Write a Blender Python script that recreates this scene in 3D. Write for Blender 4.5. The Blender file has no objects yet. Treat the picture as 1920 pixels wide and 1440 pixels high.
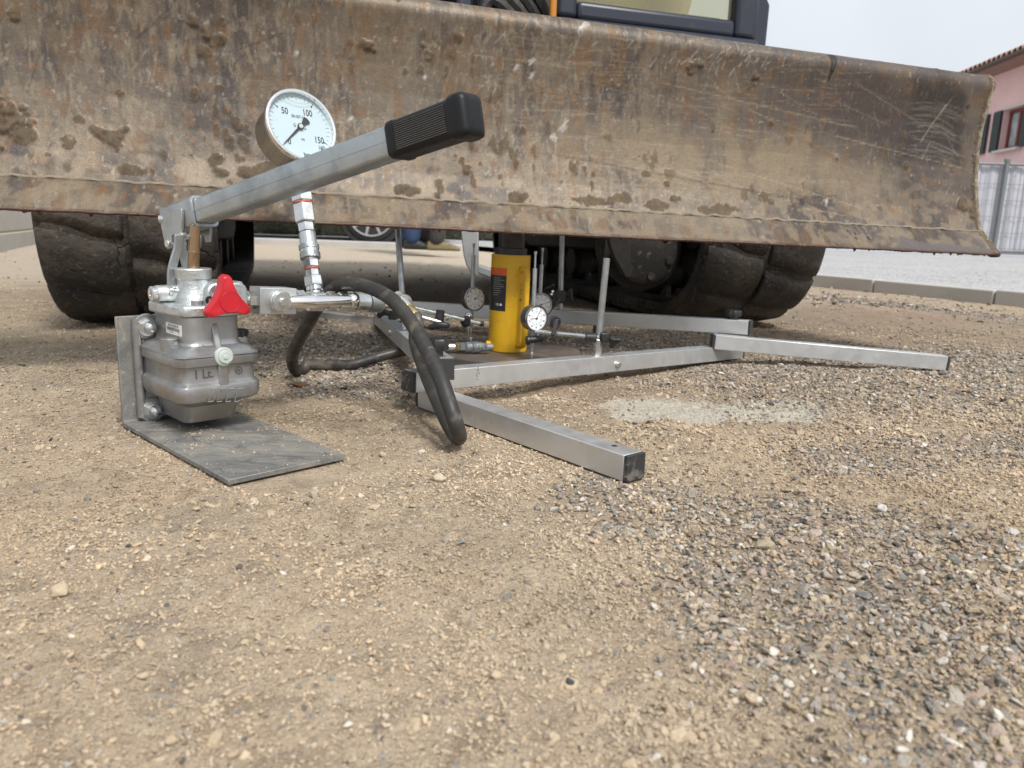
import bpy, bmesh, math, random
import numpy as np
from mathutils import Vector, Matrix

random.seed(7); rng = np.random.default_rng(7)
scene = bpy.context.scene
COL = scene.collection
V = lambda *a: np.array(a, float)
ZZ = V(0, 0, 1)
def nrm(v):
    v = np.asarray(v, float); return v/np.linalg.norm(v)

# ------------------------------------------------------------------ camera
CAM_H = 0.27; FPX = 1440.0
PITCH = math.atan(295/1440); ROLL = math.radians(1.83)
C0 = V(0, 0, CAM_H)
Dv = V(0, math.cos(PITCH), -math.sin(PITCH)); U0 = V(0, math.sin(PITCH), math.cos(PITCH)); R0 = V(1, 0, 0)
Rv = math.cos(ROLL)*R0 + math.sin(ROLL)*U0; Uv = math.cos(ROLL)*U0 - math.sin(ROLL)*R0
cam = bpy.data.cameras.new('camera'); camo = bpy.data.objects.new('camera', cam); COL.objects.link(camo)
cam.sensor_width = 36; cam.lens = 36*FPX/1920; cam.clip_start = 0.02; cam.clip_end = 2000
camo.matrix_world = Matrix(((Rv[0], Uv[0], -Dv[0], 0), (Rv[1], Uv[1], -Dv[1], 0), (Rv[2], Uv[2], -Dv[2], CAM_H), (0, 0, 0, 1)))
cam.dof.use_dof = True; cam.dof.focus_distance = 1.02; cam.dof.aperture_fstop = 10
scene.camera = camo

# ------------------------------------------------------------------ sky and sun (bright overcast)
SUN_EL, SUN_AZ = 52, 150          # azimuth clockwise from +Y (camera looks along +Y)
world = bpy.data.worlds.new('World'); scene.world = world; world.use_nodes = True
wn = world.node_tree; bg = wn.nodes['Background']
sky = wn.nodes.new('ShaderNodeTexSky'); sky.sky_type = 'NISHITA'; sky.sun_disc = False
sky.sun_elevation = math.radians(SUN_EL); sky.sun_rotation = math.radians(SUN_AZ)
sky.air_density = 1.0; sky.dust_density = 4.0; sky.ozone_density = 1.0
hs = wn.nodes.new('ShaderNodeHueSaturation'); hs.inputs['Saturation'].default_value = 0.35
wmix = wn.nodes.new('ShaderNodeMix'); wmix.data_type = 'RGBA'; wmix.inputs[0].default_value = 0.55; wtc = wn.nodes.new('ShaderNodeTexCoord'); wno = wn.nodes.new('ShaderNodeTexNoise'); wno.inputs['Scale'].default_value = 2.2; wno.inputs['Detail'].default_value = 4; wmr = wn.nodes.new('ShaderNodeMapRange'); wmr.inputs[1].default_value = .3; wmr.inputs[2].default_value = .7; wmr.inputs[3].default_value = .40; wmr.inputs[4].default_value = .70; wn.links.new(wtc.outputs['Generated'], wno.inputs['Vector']); wn.links.new(wno.outputs['Fac'], wmr.inputs[0]); wn.links.new(wmr.outputs[0], wmix.inputs[0])
wmix.inputs[7].default_value = (8.75, 9.3, 9.9, 1)      # even cloud deck
wn.links.new(sky.outputs[0], hs.inputs['Color']); wn.links.new(hs.outputs[0], wmix.inputs[6])
wn.links.new(wmix.outputs[2], bg.inputs['Color']); bg.inputs['Strength'].default_value = 0.058
sun = bpy.data.lights.new('sun', 'SUN'); sun.energy = 1.5; sun.angle = math.radians(14); sun.color = (1.0, 0.975, 0.94)
suno = bpy.data.objects.new('sun', sun); COL.objects.link(suno)
sd = V(math.sin(math.radians(SUN_AZ))*math.cos(math.radians(SUN_EL)), math.cos(math.radians(SUN_AZ))*math.cos(math.radians(SUN_EL)), math.sin(math.radians(SUN_EL)))
suno.rotation_euler = Vector(sd).to_track_quat('Z', 'Y').to_euler(); suno.location = (3, -3, 6)
vs = scene.view_settings; vs.view_transform = 'Standard'; vs.look = 'None'; vs.exposure = 1.08; vs.gamma = 1.0; vs.use_curve_mapping = False

# ------------------------------------------------------------------ layout helpers: a pixel of the photograph at a known depth or height
def ray(x, y): return Dv + (x-960)/FPX*Rv - (y-720)/FPX*Uv
def gnd(x, y, z=0.0):
    v = ray(x, y); return C0 + v*(z-CAM_H)/v[2]
def at(x, y, Y):
    v = ray(x, y); return C0 + v*Y/v[1]
def onplane(x, y, P0, n):
    v = ray(x, y); return C0 + v*np.dot(P0-C0, n)/np.dot(v, n)
def zdepth(P): return float((np.asarray(P)-C0)@Dv)
def pxm(P): return zdepth(P)/FPX        # metres per photo pixel at P

# ------------------------------------------------------------------ noise
def _hash(ix, iy, s):
    h = (ix.astype(np.int64)*374761393 + iy.astype(np.int64)*668265263 + s*1274126177) & 0xffffffff
    h = ((h ^ (h >> 13))*1274126177) & 0xffffffff
    return ((h ^ (h >> 16)) & 0xffff)/65535.0
def vnoise(x, y, s=0):
    xi = np.floor(x); yi = np.floor(y); fx = x-xi; fy = y-yi
    fx = fx*fx*(3-2*fx); fy = fy*fy*(3-2*fy); xi = xi.astype(np.int64); yi = yi.astype(np.int64)
    a = _hash(xi, yi, s); b = _hash(xi+1, yi, s); c = _hash(xi, yi+1, s); d = _hash(xi+1, yi+1, s)
    return (a*(1-fx)+b*fx)*(1-fy)+(c*(1-fx)+d*fx)*fy
def fbm(x, y, s=0, o=4):
    t = 0; amp = .5; tot = 0
    for i in range(o):
        t = t+amp*vnoise(x*2**i+17.3*i, y*2**i-9.1*i, s+i); tot += amp; amp *= .5
    return t/tot
def sstep(a, b, x):
    t = np.clip((x-a)/(b-a), 0, 1); return t*t*(3-2*t)

# ------------------------------------------------------------------ mesh builder
class MB:
    def __init__(s, frame=None): s.v = []; s.f = []; s.frame = frame
    def _add(s, vs, fs):
        o = len(s.v)
        for p in vs:
            p = np.asarray(p, float)
            if s.frame is not None:
                O, X, Yy, Z = s.frame; p = O+X*p[0]+Yy*p[1]+Z*p[2]
            s.v.append(p)
        s.f += [[i+o for i in f] for f in fs]
        return s
    def box(s, c, size, ax=None):
        c = np.asarray(c, float); h = np.asarray(size, float)/2
        X, Yy, Z = ax if ax is not None else (V(1, 0, 0), V(0, 1, 0), V(0, 0, 1))
        vs = [c+X*h[0]*i+Yy*h[1]*j+Z*h[2]*k for i in (-1, 1) for j in (-1, 1) for k in (-1, 1)]
        return s._add(vs, [(0, 1, 3, 2), (4, 6, 7, 5), (0, 4, 5, 1), (2, 3, 7, 6), (0, 2, 6, 4), (1, 5, 7, 3)])
    def rings(s, rs, cap=True, closed=False):
        n = len(rs[0]); vs = [p for r in rs for p in r]; fs = []
        m = len(rs)
        for i in range(m if closed else m-1):
            for j in range(n):
                a = i*n+j; b = i*n+(j+1) % n; c = ((i+1) % m)*n+(j+1) % n; d = ((i+1) % m)*n+j
                fs.append((a, b, c, d))
        if cap and not closed:
            fs.append(tuple(range(n-1, -1, -1))); fs.append(tuple((m-1)*n+j for j in range(n)))
        return s._add(vs, fs)
    def lathe(s, p0, axis, prof, n=24, cap=True, ref=None):
        # prof: list of (distance along axis, radius)
        a = nrm(axis); p0 = np.asarray(p0, float)
        r = np.asarray(ref if ref is not None else (V(0, 0, 1) if abs(a[2]) < .9 else V(1, 0, 0)), float)
        x = nrm(r-a*np.dot(r, a)); y = np.cross(a, x)
        return s.rings([[p0+a*t+(x*math.cos(2*math.pi*k/n)+y*math.sin(2*math.pi*k/n))*max(rad, 1e-5) for k in range(n)] for t, rad in prof], cap)
    def cyl(s, p0, p1, r0, r1=None, n=20, bev=0):
        r1 = r0 if r1 is None else r1; p0 = np.asarray(p0, float); p1 = np.asarray(p1, float); L = np.linalg.norm(p1-p0)
        pr = [(0, r0), (L, r1)] if not bev else [(0, r0-bev), (bev, r0), (L-bev, r1), (L, r1-bev)]
        return s.lathe(p0, p1-p0, pr, n)
    def hexn(s, p0, p1, r, ref=None):
        p0 = np.asarray(p0, float); p1 = np.asarray(p1, float); L = np.linalg.norm(p1-p0); b = min(r*.1, L*.2)
        return s.lathe(p0, p1-p0, [(0, r*.93), (b, r), (L-b, r), (L, r*.93)], 6, ref=ref)
    def tube(s, pts, r, n=12, cap=True):
        pts = [np.asarray(p, float) for p in pts]; rs = []; x = None
        for i, p in enumerate(pts):
            t = nrm(pts[min(i+1, len(pts)-1)]-pts[max(i-1, 0)])
            if x is None:
                x = np.cross(t, V(0, 0, 1) if abs(t[2]) < .9 else V(1, 0, 0))
            x = nrm(x-t*np.dot(x, t)); y = np.cross(t, x); rr = r[i] if hasattr(r, '__len__') else r
            rs.append([p+(x*math.cos(2*math.pi*k/n)+y*math.sin(2*math.pi*k/n))*rr for k in range(n)])
        return s.rings(rs, cap)
    def prism(s, poly, O, X, Yy, depth):
        # polygon in X,Y axes extruded by the vector depth
        O = np.asarray(O, float); d = np.asarray(depth, float)
        a = [O+X*p[0]+Yy*p[1] for p in poly]; n = len(a)
        return s._add(a+[p+d for p in a], [tuple(range(n-1, -1, -1)), tuple(range(n, 2*n))]+[(i, (i+1) % n, n+(i+1) % n, n+i) for i in range(n)])
    def face(s, pts): return s._add(pts, [tuple(range(len(pts)))])
    def text(s, txt, O, X, Yy, size, sx=1.0, align='CENTER', curve=None):
        for vs, fs in [text_geo(txt, align)]:
            P = []
            for q in vs:
                if curve: P.append(curve(q[0]*size*sx, q[1]*size))
                else: P.append(np.asarray(O)+X*q[0]*size*sx+Yy*q[1]*size)
            s._add(P, fs)
        return s
    def build(s, name, mat, parent=None, smooth=30, bevel=0, seg=2, sub=0, off=None, fixn=True):
        root = parent
        while root is not None and root.parent is not None: root = root.parent
        o3 = np.array(root.location) if root is not None else (np.asarray(off, float) if off is not None else np.zeros(3))
        me = bpy.data.meshes.new(name)
        me.from_pydata([tuple(p-o3) for p in s.v], [], s.f)
        if fixn:
            bm = bmesh.new(); bm.from_mesh(me); bmesh.ops.recalc_face_normals(bm, faces=bm.faces); bm.to_mesh(me); bm.free()
        me.materials.append(mat)
        if smooth: me.shade_smooth(); me.set_sharp_from_angle(angle=math.radians(smooth))
        o = bpy.data.objects.new(name, me); COL.objects.link(o)
        if parent is not None: o.parent = parent
        elif off is not None: o.location = tuple(o3)
        if bevel:
            b = o.modifiers.new('bevel', 'BEVEL'); b.width = bevel; b.segments = seg; b.limit_method = 'ANGLE'; b.angle_limit = math.radians(38); b.harden_normals = False
            me.shade_smooth(); me.set_sharp_from_angle(angle=math.radians(75))
        if sub:
            m = o.modifiers.new('sub', 'SUBSURF'); m.levels = sub; m.render_levels = sub
        return o

_tc = {}
def text_geo(txt, align='CENTER'):
    if (txt, align) not in _tc:
        cu = bpy.data.curves.new('lettering', 'FONT'); cu.body = txt; cu.align_x = align; cu.align_y = 'CENTER'; cu.resolution_u = 3; cu.offset = .012
        o = bpy.data.objects.new('lettering', cu); COL.objects.link(o)
        bpy.context.view_layer.update()
        me = bpy.data.meshes.new_from_object(o.evaluated_get(bpy.context.evaluated_depsgraph_get()))
        _tc[(txt, align)] = ([tuple(v.co) for v in me.vertices], [tuple(p.vertices) for p in me.polygons])
        bpy.data.objects.remove(o); bpy.data.curves.remove(cu); bpy.data.meshes.remove(me)
    return _tc[(txt, align)]

def tag(o, label=None, cat=None, group=None, kind=None):
    if label: o['label'] = label
    if cat: o['category'] = cat
    if group: o['group'] = group
    if kind: o['kind'] = kind
    return o
def thing(name, label, cat, loc=(0, 0, 0), group=None):
    o = bpy.data.objects.new(name, None); COL.objects.link(o); o.location = tuple(float(q) for q in loc); o.empty_display_size = .05
    return tag(o, label, cat, group)
def share(name, src, parent, M):
    # another object on the same mesh data, placed by M (relative to its parent)
    o = bpy.data.objects.new(name, src.data); COL.objects.link(o); o.parent = parent; o.matrix_local = M
    for md in src.modifiers:
        if md.type == 'BEVEL':
            b = o.modifiers.new('bevel', 'BEVEL'); b.width = md.width; b.segments = md.segments; b.limit_method = md.limit_method; b.angle_limit = md.angle_limit
    return o
def frameM(O, X, Yy, Z):
    return Matrix(((X[0], Yy[0], Z[0], O[0]), (X[1], Yy[1], Z[1], O[1]), (X[2], Yy[2], Z[2], O[2]), (0, 0, 0, 1)))
def catmull(P, n=8):
    P = [np.asarray(p, float) for p in P]; P = [2*P[0]-P[1]]+P+[2*P[-1]-P[-2]]; out = []
    for i in range(1, len(P)-2):
        a, b, c, d = P[i-1], P[i], P[i+1], P[i+2]
        for k in range(n):
            t = k/n; out.append(.5*((2*b)+(c-a)*t+(2*a-5*b+4*c-d)*t*t+(-a+3*b-3*c+d)*t**3))
    out.append(P[-2]); return out
def rrect(a0, a1, b0, b1, r, n=5):
    # rounded rectangle in a plane, counter-clockwise
    out = []
    for cx, cy, st in ((a1-r, b1-r, 0), (a0+r, b1-r, 90), (a0+r, b0+r, 180), (a1-r, b0+r, 270)):
        for k in range(n+1):
            t = math.radians(st+90*k/n); out.append((cx+r*math.cos(t), cy+r*math.sin(t)))
    return out

# ------------------------------------------------------------------ materials
class NT:
    def __init__(s, m): s.t = m.node_tree; s.n = s.t.nodes; s.l = s.t.links; s.b = s.n['Principled BSDF']
    def new(s, t, **kw):
        x = s.n.new(t)
        for k, v in kw.items(): setattr(x, k, v)
        return x
    def link(s, a, b): s.l.new(a, b)
    def coord(s, kind='Object', scale=(1, 1, 1)):
        c = s.new('ShaderNodeTexCoord'); m = s.new('ShaderNodeMapping'); m.inputs['Scale'].default_value = scale
        s.link(c.outputs[kind], m.inputs[0]); return m.outputs[0]
    def noise(s, co, scale, detail=4, rough=.55, dist=0):
        x = s.new('ShaderNodeTexNoise'); x.inputs['Scale'].default_value = scale; x.inputs['Detail'].default_value = detail
        x.inputs['Roughness'].default_value = rough; x.inputs['Distortion'].default_value = dist; s.link(co, x.inputs['Vector']); return x.outputs['Fac']
    def ramp(s, fac, lo, hi, a=0., b=1.):
        x = s.new('ShaderNodeMapRange'); x.interpolation_type = 'SMOOTHSTEP'; s.link(fac, x.inputs[0])
        x.inputs[1].default_value = lo; x.inputs[2].default_value = hi; x.inputs[3].default_value = a; x.inputs[4].default_value = b; return x.outputs[0]
    def mix(s, fac, A, B, blend='MIX'):
        x = s.new('ShaderNodeMix', data_type='RGBA', blend_type=blend)
        for sock, val in ((x.inputs[0], fac), (x.inputs[6], A), (x.inputs[7], B)):
            if hasattr(val, 'links'): s.link(val, sock)
            elif isinstance(val, (int, float)): sock.default_value = val
            else: sock.default_value = (*val[:3], 1)
        return x.outputs[2]
    def math(s, op, a, b=0.):
        x = s.new('ShaderNodeMath', operation=op)
        for i, val in enumerate((a, b)):
            if hasattr(val, 'links'): s.link(val, x.inputs[i])
            else: x.inputs[i].default_value = val
        return x.outputs[0]
    def attr(s, name, typ='GEOMETRY'):
        x = s.new('ShaderNodeAttribute', attribute_name=name, attribute_type=typ); return x
    def bump(s, h, strength=.5, dist=.001, prev=None):
        x = s.new('ShaderNodeBump'); x.inputs['Strength'].default_value = strength; x.inputs['Distance'].default_value = dist; s.link(h, x.inputs['Height'])
        if prev is not None: s.link(prev, x.inputs['Normal'])
        return x.outputs[0]
def mat(name, base, rough=.6, metal=0., layers=(), bumps=(), rvar=0., scale=(1, 1, 1), spec=None, coat=0):
    """layers: (noise scale, colour, lo, hi, amount); bumps: (scale, strength, distance)"""
    m = bpy.data.materials.new(name); m.use_nodes = True; t = NT(m)
    co = t.coord('Object', scale); col = None
    for i, (sc, c, lo, hi, amt) in enumerate(layers):
        f = t.ramp(t.noise(co, sc, 5, .6, .3), lo, hi, 0, amt); col = t.mix(f, col if col is not None else base, c)
    if col is None: t.b.inputs['Base Color'].default_value = (*base, 1)
    else: t.link(col, t.b.inputs['Base Color'])
    t.b.inputs['Metallic'].default_value = metal
    if rvar: t.link(t.ramp(t.noise(co, 60, 4), .3, .7, rough-rvar, rough+rvar), t.b.inputs['Roughness'])
    else: t.b.inputs['Roughness'].default_value = rough
    if spec is not None: t.b.inputs['Specular IOR Level'].default_value = spec
    if coat: t.b.inputs['Coat Weight'].default_value = coat
    nb = None
    for sc, st, d in bumps: nb = t.bump(t.noise(co, sc, 3), st, d, nb)
    if nb is not None: t.link(nb, t.b.inputs['Normal'])
    return m
MT = {}
MT['alu'] = mat('anodised aluminium', (.64, .65, .65), .42, .75, [(9, (.55, .555, .555), .42, .68, .8), (22, (.54, .50, .44), .56, .70, .4), (90, (.42, .39, .34), .63, .74, .45), (300, (.30, .27, .24), .68, .73, .5)], [(400, .10, .0005)], .06)
MT['zinc'] = mat('zinc plated steel', (.70, .72, .71), .28, .95, [(40, (.50, .53, .54), .4, .7, .6)], [(250, .06, .0005)], .1)
MT['zincmatte'] = mat('galvanised steel', (.42, .45, .46), .38, .85, [(25, (.29, .32, .34), .4, .65, .8), (9, (.50, .52, .52), .5, .7, .7), (160, (.56, .57, .56), .6, .7, .5)], [(200, .1, .0005)], .1)
MT['chrome'] = mat('chrome', (.88, .88, .88), .14, 1.0, [], [(60, .04, .0006)])
MT['castbright'] = mat('galvanised casting', (.62, .65, .65), .38, .9, [(60, (.42, .45, .46), .45, .65, .7)], [(650, .55, .0012), (120, .2, .001)], .1)
MT['cast'] = mat('die cast aluminium', (.37, .37, .37), .40, .8, [(18, (.24, .24, .24), .4, .7, .75), (11, (.30, .255, .195), .52, .70, .65), (260, (.10, .09, .08), .66, .70, .75), (45, (.46, .46, .46), .6, .7, .5)], [(600, .35, .0007), (60, .15, .001)], .08)
MT['steelplate'] = mat('mill scale steel', (.235, .24, .235), .50, .35, [(9, (.34, .325, .28), .45, .62, .7), (28, (.13, .14, .15), .5, .7, .8), (60, (.38, .35, .29), .55, .72, .7), (300, (.10, .10, .10), .62, .7, .5)], [(300, .15, .0006), (40, .15, .001)], .12, scale=(1, 1, 1))
MT['platedark'] = mat('worn load plate steel', (.12, .10, .085), .55, .3, [(12, (.20, .16, .125), .45, .65, .8), (70, (.28, .23, .18), .6, .75, .6)], [(200, .2, .001)], .1)
MT['red'] = mat('red plastic', (.52, .012, .022), .36, 0, [(30, (.42, .01, .018), .4, .7, .5)], [(500, .05, .0004)])
MT['blackplastic'] = mat('black plastic', (.018, .018, .019), .42, 0, [(60, (.04, .038, .035), .5, .7, .5)], [(300, .08, .0005)], .08)
MT['blackgrip'] = mat('black rubber grip', (.007, .008, .0095), .45, 0, [(25, (.011, .012, .015), .45, .7, .7)], [(250, .08, .0005)], .08, spec=.3)
MT['gripridge'] = mat('rubber ridge highlight', (.13, .125, .12), .6)  # pale grey stands for the highlight along the grip ribs
MT['capdirty'] = mat('dusty black end cap', (.03, .03, .03), .6, 0, [(55, (.17, .155, .135), .52, .63, .8), (160, (.30, .27, .22), .62, .70, .8)], [(200, .3, .001)])
MT['hose'] = mat('black rubber hose', (.026, .025, .024), .5, 0, [(12, (.085, .072, .055), .46, .66, .8), (70, (.16, .14, .11), .58, .72, .6), (34, (.16, .135, .10), .58, .70, .55), (300, (.27, .24, .19), .66, .73, .6)], [(120, .25, .001), (500, .15, .0006)], .1)
MT['brass'] = mat('brass', (.55, .43, .24), .35, .9)
MT['rodbrown'] = mat('brown reflection piston rod', (.36, .25, .16), .24, .9, [(60, (.22, .13, .07), .5, .7, .6)])  # copper brown reflection put into the rod's base colour
MT['redring'] = mat('red seal', (.42, .10, .05), .5)
MT['gaugecase'] = mat('brushed stainless steel', (.40, .385, .365), .28, 1.0, [], [(300, .04, .0004)], .06)
MT['bezel'] = mat('polished stainless steel', (.80, .79, .78), .18, 1.0)
MT['dialwhite'] = mat('white dial', (.46, .575, .62), .55)
MT['dialsmall'] = mat('white indicator dial', (.86, .88, .90), .5)
MT['print'] = mat('black print', (.015, .015, .018), .5)
MT['printgrey'] = mat('darkened raised letters', (.11, .105, .10), .5, .5)  # raised letters set darker than the tank metal so they read
MT['darkcase'] = mat('satin dark case', (.16, .155, .15), .38, .7, [(40, (.22, .21, .20), .4, .7, .5)])
MT['yellow'] = mat('yellow paint', (.68, .39, .012), .42, 0, [(16, (.56, .30, .008), .42, .66, .7), (30, (.30, .18, .02), .63, .72, .7), (120, (.09, .07, .04), .67, .72, .85), (8, (.50, .33, .06), .55, .7, .4)], [(60, .08, .001)], .08)
MT['orange'] = mat('orange label', (.62, .10, .02), .5)
MT['blacklabel'] = mat('black label', (.016, .016, .017), .4)
MT['labelprint'] = mat('grey label print', (.28, .28, .28), .5)
MT['labelwhite'] = mat('white label', (.78, .78, .76), .5)
MT['whiteplastic'] = mat('white plastic', (.47, .52, .48), .35)
MT['steeldark'] = mat('dark steel', (.045, .043, .042), .5, .4, [(20, (.09, .075, .06), .45, .7, .8)], [(150, .2, .001)])
MT['rubber'] = mat('worn track rubber', (.046, .040, .035), .72, 0, [(7, (.105, .084, .062), .42, .64, .85), (26, (.028, .026, .025), .5, .7, .7), (90, (.15, .125, .095), .60, .72, .5)], [(30, .4, .004), (140, .35, .0015)], .08)
MT['underbody'] = mat('muddy shaded underbody steel', (.022, .020, .018), .7, .1, [(8, (.06, .047, .036), .47, .70, .85), (60, (.17, .14, .10), .6, .7, .6)], [(60, .4, .003)])  # base darkened to paint deeper shade under the machine, mud on top
MT['greypaint'] = mat('pale grey paint', (.42, .43, .44), .5, 0, [(14, (.28, .27, .25), .5, .7, .7)], [(60, .15, .001)])
MT['navy'] = mat('dark navy paint', (.022, .026, .042), .38, 0, [(20, (.06, .055, .05), .55, .72, .5)], [(80, .06, .001)])
MT['beige'] = mat('beige seat cover', (.40, .36, .26), .8, 0, [(6, (.30, .28, .21), .4, .7, .6)])
MT['orangepaint'] = mat('orange handrail', (.50, .20, .02), .45)
MT['pink'] = mat('pink render', (.82, .57, .55), .9, 0, [(1.5, (.74, .47, .45), .4, .7, .5)], [(60, .2, .003)])
MT['tile'] = mat('clay roof tile', (.36, .21, .15), .85, 0, [(5, (.27, .18, .14), .4, .6, .7), (25, (.42, .32, .25), .55, .7, .6)], [(60, .2, .003)])
MT['gutter'] = mat('brown gutter', (.10, .07, .06), .5, .2)
MT['soffit'] = mat('timber soffit', (.36, .22, .17), .8)
MT['shutter'] = mat('dark green shutter', (.028, .036, .036), .6, 0, [(8, (.045, .05, .05), .4, .7, .5)])
MT['redframe'] = mat('brown red window frame', (.18, .035, .025), .5)
MT['stone'] = mat('pale stone sill', (.62, .58, .54), .8)
MT['pane'] = mat('window pane', (.30, .36, .37), .08, 0, [(3, (.5, .56, .56), .45, .6, .7)])
MT['concrete'] = mat('kerb concrete', (.47, .45, .42), .9, 0, [(4, (.38, .36, .33), .4, .7, .6), (60, (.52, .50, .47), .55, .7, .5)], [(120, .3, .002)])
MT['slab'] = mat('blue grey slab', (.44, .46, .49), .9, 0, [(2, (.36, .38, .41), .4, .7, .6)], [(60, .2, .002)])
MT['plaster'] = mat('pale plaster', (.50, .48, .45), .9, 0, [(3, (.42, .40, .37), .4, .7, .6)], [(80, .2, .002)])
MT['plinth'] = mat('grey plinth', (.47, .455, .42), .9, 0, [(3, (.40, .385, .35), .4, .7, .6), (20, (.36, .34, .30), .55, .7, .5)], [(80, .2, .002)])
MT['leaf'] = mat('dull hedge leaf', (.045, .062, .028), .7, 0, [(5, (.08, .09, .045), .4, .7, .7)])
MT['ochreline'] = mat('ochre joint', (.42, .33, .18), .9)
MT['fencepost'] = mat('grey fence steel', (.19, .205, .205), .5, .3)
MT['sheeting'] = mat('pale grey sheeting', (.50, .50, .535), .7, 0, [(3, (.46, .46, .50), .4, .65, .7)], scale=(3, 1, .3))
MT['carpaint'] = mat('dark grey car paint', (.035, .037, .040), .25, .3, coat=.5)
MT['tyre'] = mat('tyre rubber', (.02, .02, .02), .75)
MT['alloy'] = mat('alloy wheel', (.55, .55, .56), .3, .8)
MT['carglass'] = mat('car window', (.02, .025, .028), .06)
MT['lamp'] = mat('lamp lens', (.5, .5, .5), .1)
MT['taillamp'] = mat('red lamp lens', (.35, .01, .01), .15)
MT['denim'] = mat('blue denim', (.028, .055, .13), .9, 0, [(40, (.05, .085, .18), .4, .7, .7)], [(300, .3, .002)])
MT['darkcloth'] = mat('dark grey cloth', (.045, .042, .042), .9, 0, [(30, (.07, .065, .06), .4, .7, .6)], [(300, .3, .002)])
MT['skin'] = mat('skin', (.50, .30, .22), .55)
MT['jacket'] = mat('grey jacket', (.12, .13, .14), .85, 0, [], [(200, .3, .002)])
MT['jacketb'] = mat('dark blue jacket', (.03, .04, .07), .85, 0, [], [(200, .3, .002)])
MT['hair'] = mat('dark hair', (.02, .015, .012), .7)
MT['blackshoe'] = mat('black shoe', (.02, .02, .02), .5)
MT['tanshoe'] = mat('tan work shoe', (.22, .175, .08), .8, 0, [(30, (.13, .11, .07), .4, .6, .7)])
MT['rustleaf'] = mat('rusty brown dry leaf', (.20, .085, .03), .8)

def rubber_mat():
    m = bpy.data.materials.new('cracked track rubber'); m.use_nodes = True; t = NT(m); co = t.coord('Object')
    col = t.mix(t.ramp(t.noise(co, 6, 5, .65), .40, .64), (.040, .036, .033), (.105, .086, .066)); col = t.mix(t.ramp(t.noise(co, 24, 5, .65), .5, .66, 0, .8), col, (.026, .024, .023))
    col = t.mix(t.ramp(t.noise(co, 110, 4, .7), .56, .68, 0, .65), col, (.17, .145, .11))
    di = t.new('ShaderNodeVectorMath', operation='MULTIPLY_ADD'); nz = t.new('ShaderNodeTexNoise'); nz.inputs['Scale'].default_value = 14; t.link(co, nz.inputs['Vector']); t.link(nz.outputs['Color'], di.inputs[0]); di.inputs[1].default_value = (.09, .09, .09); t.link(co, di.inputs[2])
    vo = t.new('ShaderNodeTexVoronoi', feature='DISTANCE_TO_EDGE'); vo.inputs['Scale'].default_value = 9; t.link(di.outputs[0], vo.inputs['Vector'])
    ck = t.math('MULTIPLY', t.ramp(vo.outputs['Distance'], .022, .006), t.ramp(t.noise(co, 9, 2), .54, .62)); col = t.mix(t.math('MULTIPLY', ck, .8), col, (.014, .012, .011))
    t.link(col, t.b.inputs['Base Color']); t.b.inputs['Roughness'].default_value = .75; t.b.inputs['Specular IOR Level'].default_value = .3
    nb = t.bump(t.noise(co, 22, 5, .65), .7, .010); nb = t.bump(t.noise(co, 150, 4, .7), .5, .002, nb); nb = t.bump(ck, -1.0, .012, nb) if False else t.bump(t.math('SUBTRACT', 1.0, ck), .6, .005, nb); t.link(nb, t.b.inputs['Normal']); return m
MT['rubber'] = rubber_mat()
def plate_mat():
    m = bpy.data.materials.new('scaled steel plate'); m.use_nodes = True; t = NT(m); co = t.coord('Object'); st = t.coord('Object', (1, 1, 1))
    mp = t.new('ShaderNodeMapping'); mp.inputs['Rotation'].default_value = (0, 0, math.radians(44)); mp.inputs['Scale'].default_value = (.35, 1.6, 1); t.link(co, mp.inputs[0]); sx = mp.outputs[0]
    col = t.mix(t.ramp(t.noise(sx, 16, 6, .7, .6), .36, .62), (.150, .150, .148), (.25, .242, .218))
    col = t.mix(t.ramp(t.noise(sx, 30, 6, .7, .8), .53, .66, 0, .8), col, (.36, .32, .245)); col = t.mix(t.ramp(t.noise(co, 13, 5, .7), .54, .68, 0, .65), col, (.085, .086, .09))
    col = t.mix(t.ramp(t.noise(sx, 120, 4, .7), .58, .72, 0, .7), col, (.44, .41, .34)); col = t.mix(t.ramp(t.noise(co, 330, 3, .6), .62, .70, 0, .7), col, (.07, .06, .05))
    vo = t.new('ShaderNodeTexVoronoi', feature='DISTANCE_TO_EDGE'); vo.inputs['Scale'].default_value = 26; t.link(sx, vo.inputs['Vector']); ck = t.math('MULTIPLY', t.ramp(vo.outputs['Distance'], .02, .004), t.ramp(t.noise(co, 20, 2), .5, .62)); col = t.mix(t.math('MULTIPLY', ck, .7), col, (.06, .06, .06))
    t.link(col, t.b.inputs['Base Color']); t.b.inputs['Metallic'].default_value = .2; t.link(t.ramp(t.noise(co, 40, 4), .3, .7, .45, .68), t.b.inputs['Roughness'])
    nb = t.bump(t.noise(co, 250, 4, .7), .25, .0008); nb = t.bump(t.noise(sx, 30, 5, .7), .2, .0015, nb); t.link(nb, t.b.inputs['Normal']); return m
MT['steelplate'] = plate_mat()
def glass_mat():
    m = bpy.data.materials.new('clear gauge glass'); m.use_nodes = True; t = NT(m)
    tr = t.new('ShaderNodeBsdfTransparent'); gl = t.new('ShaderNodeBsdfGlossy'); gl.inputs['Roughness'].default_value = .02
    lw = t.new('ShaderNodeLayerWeight'); lw.inputs[0].default_value = .25; mx = t.new('ShaderNodeMixShader')
    t.link(t.math('ADD', t.math('MULTIPLY', t.math('POWER', lw.outputs['Facing'], 3.0), .25), .02), mx.inputs[0]); t.link(tr.outputs[0], mx.inputs[1]); t.link(gl.outputs[0], mx.inputs[2])
    t.link(mx.outputs[0], t.n['Material Output'].inputs[0]); return m
MT['glass'] = glass_mat()
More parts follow.
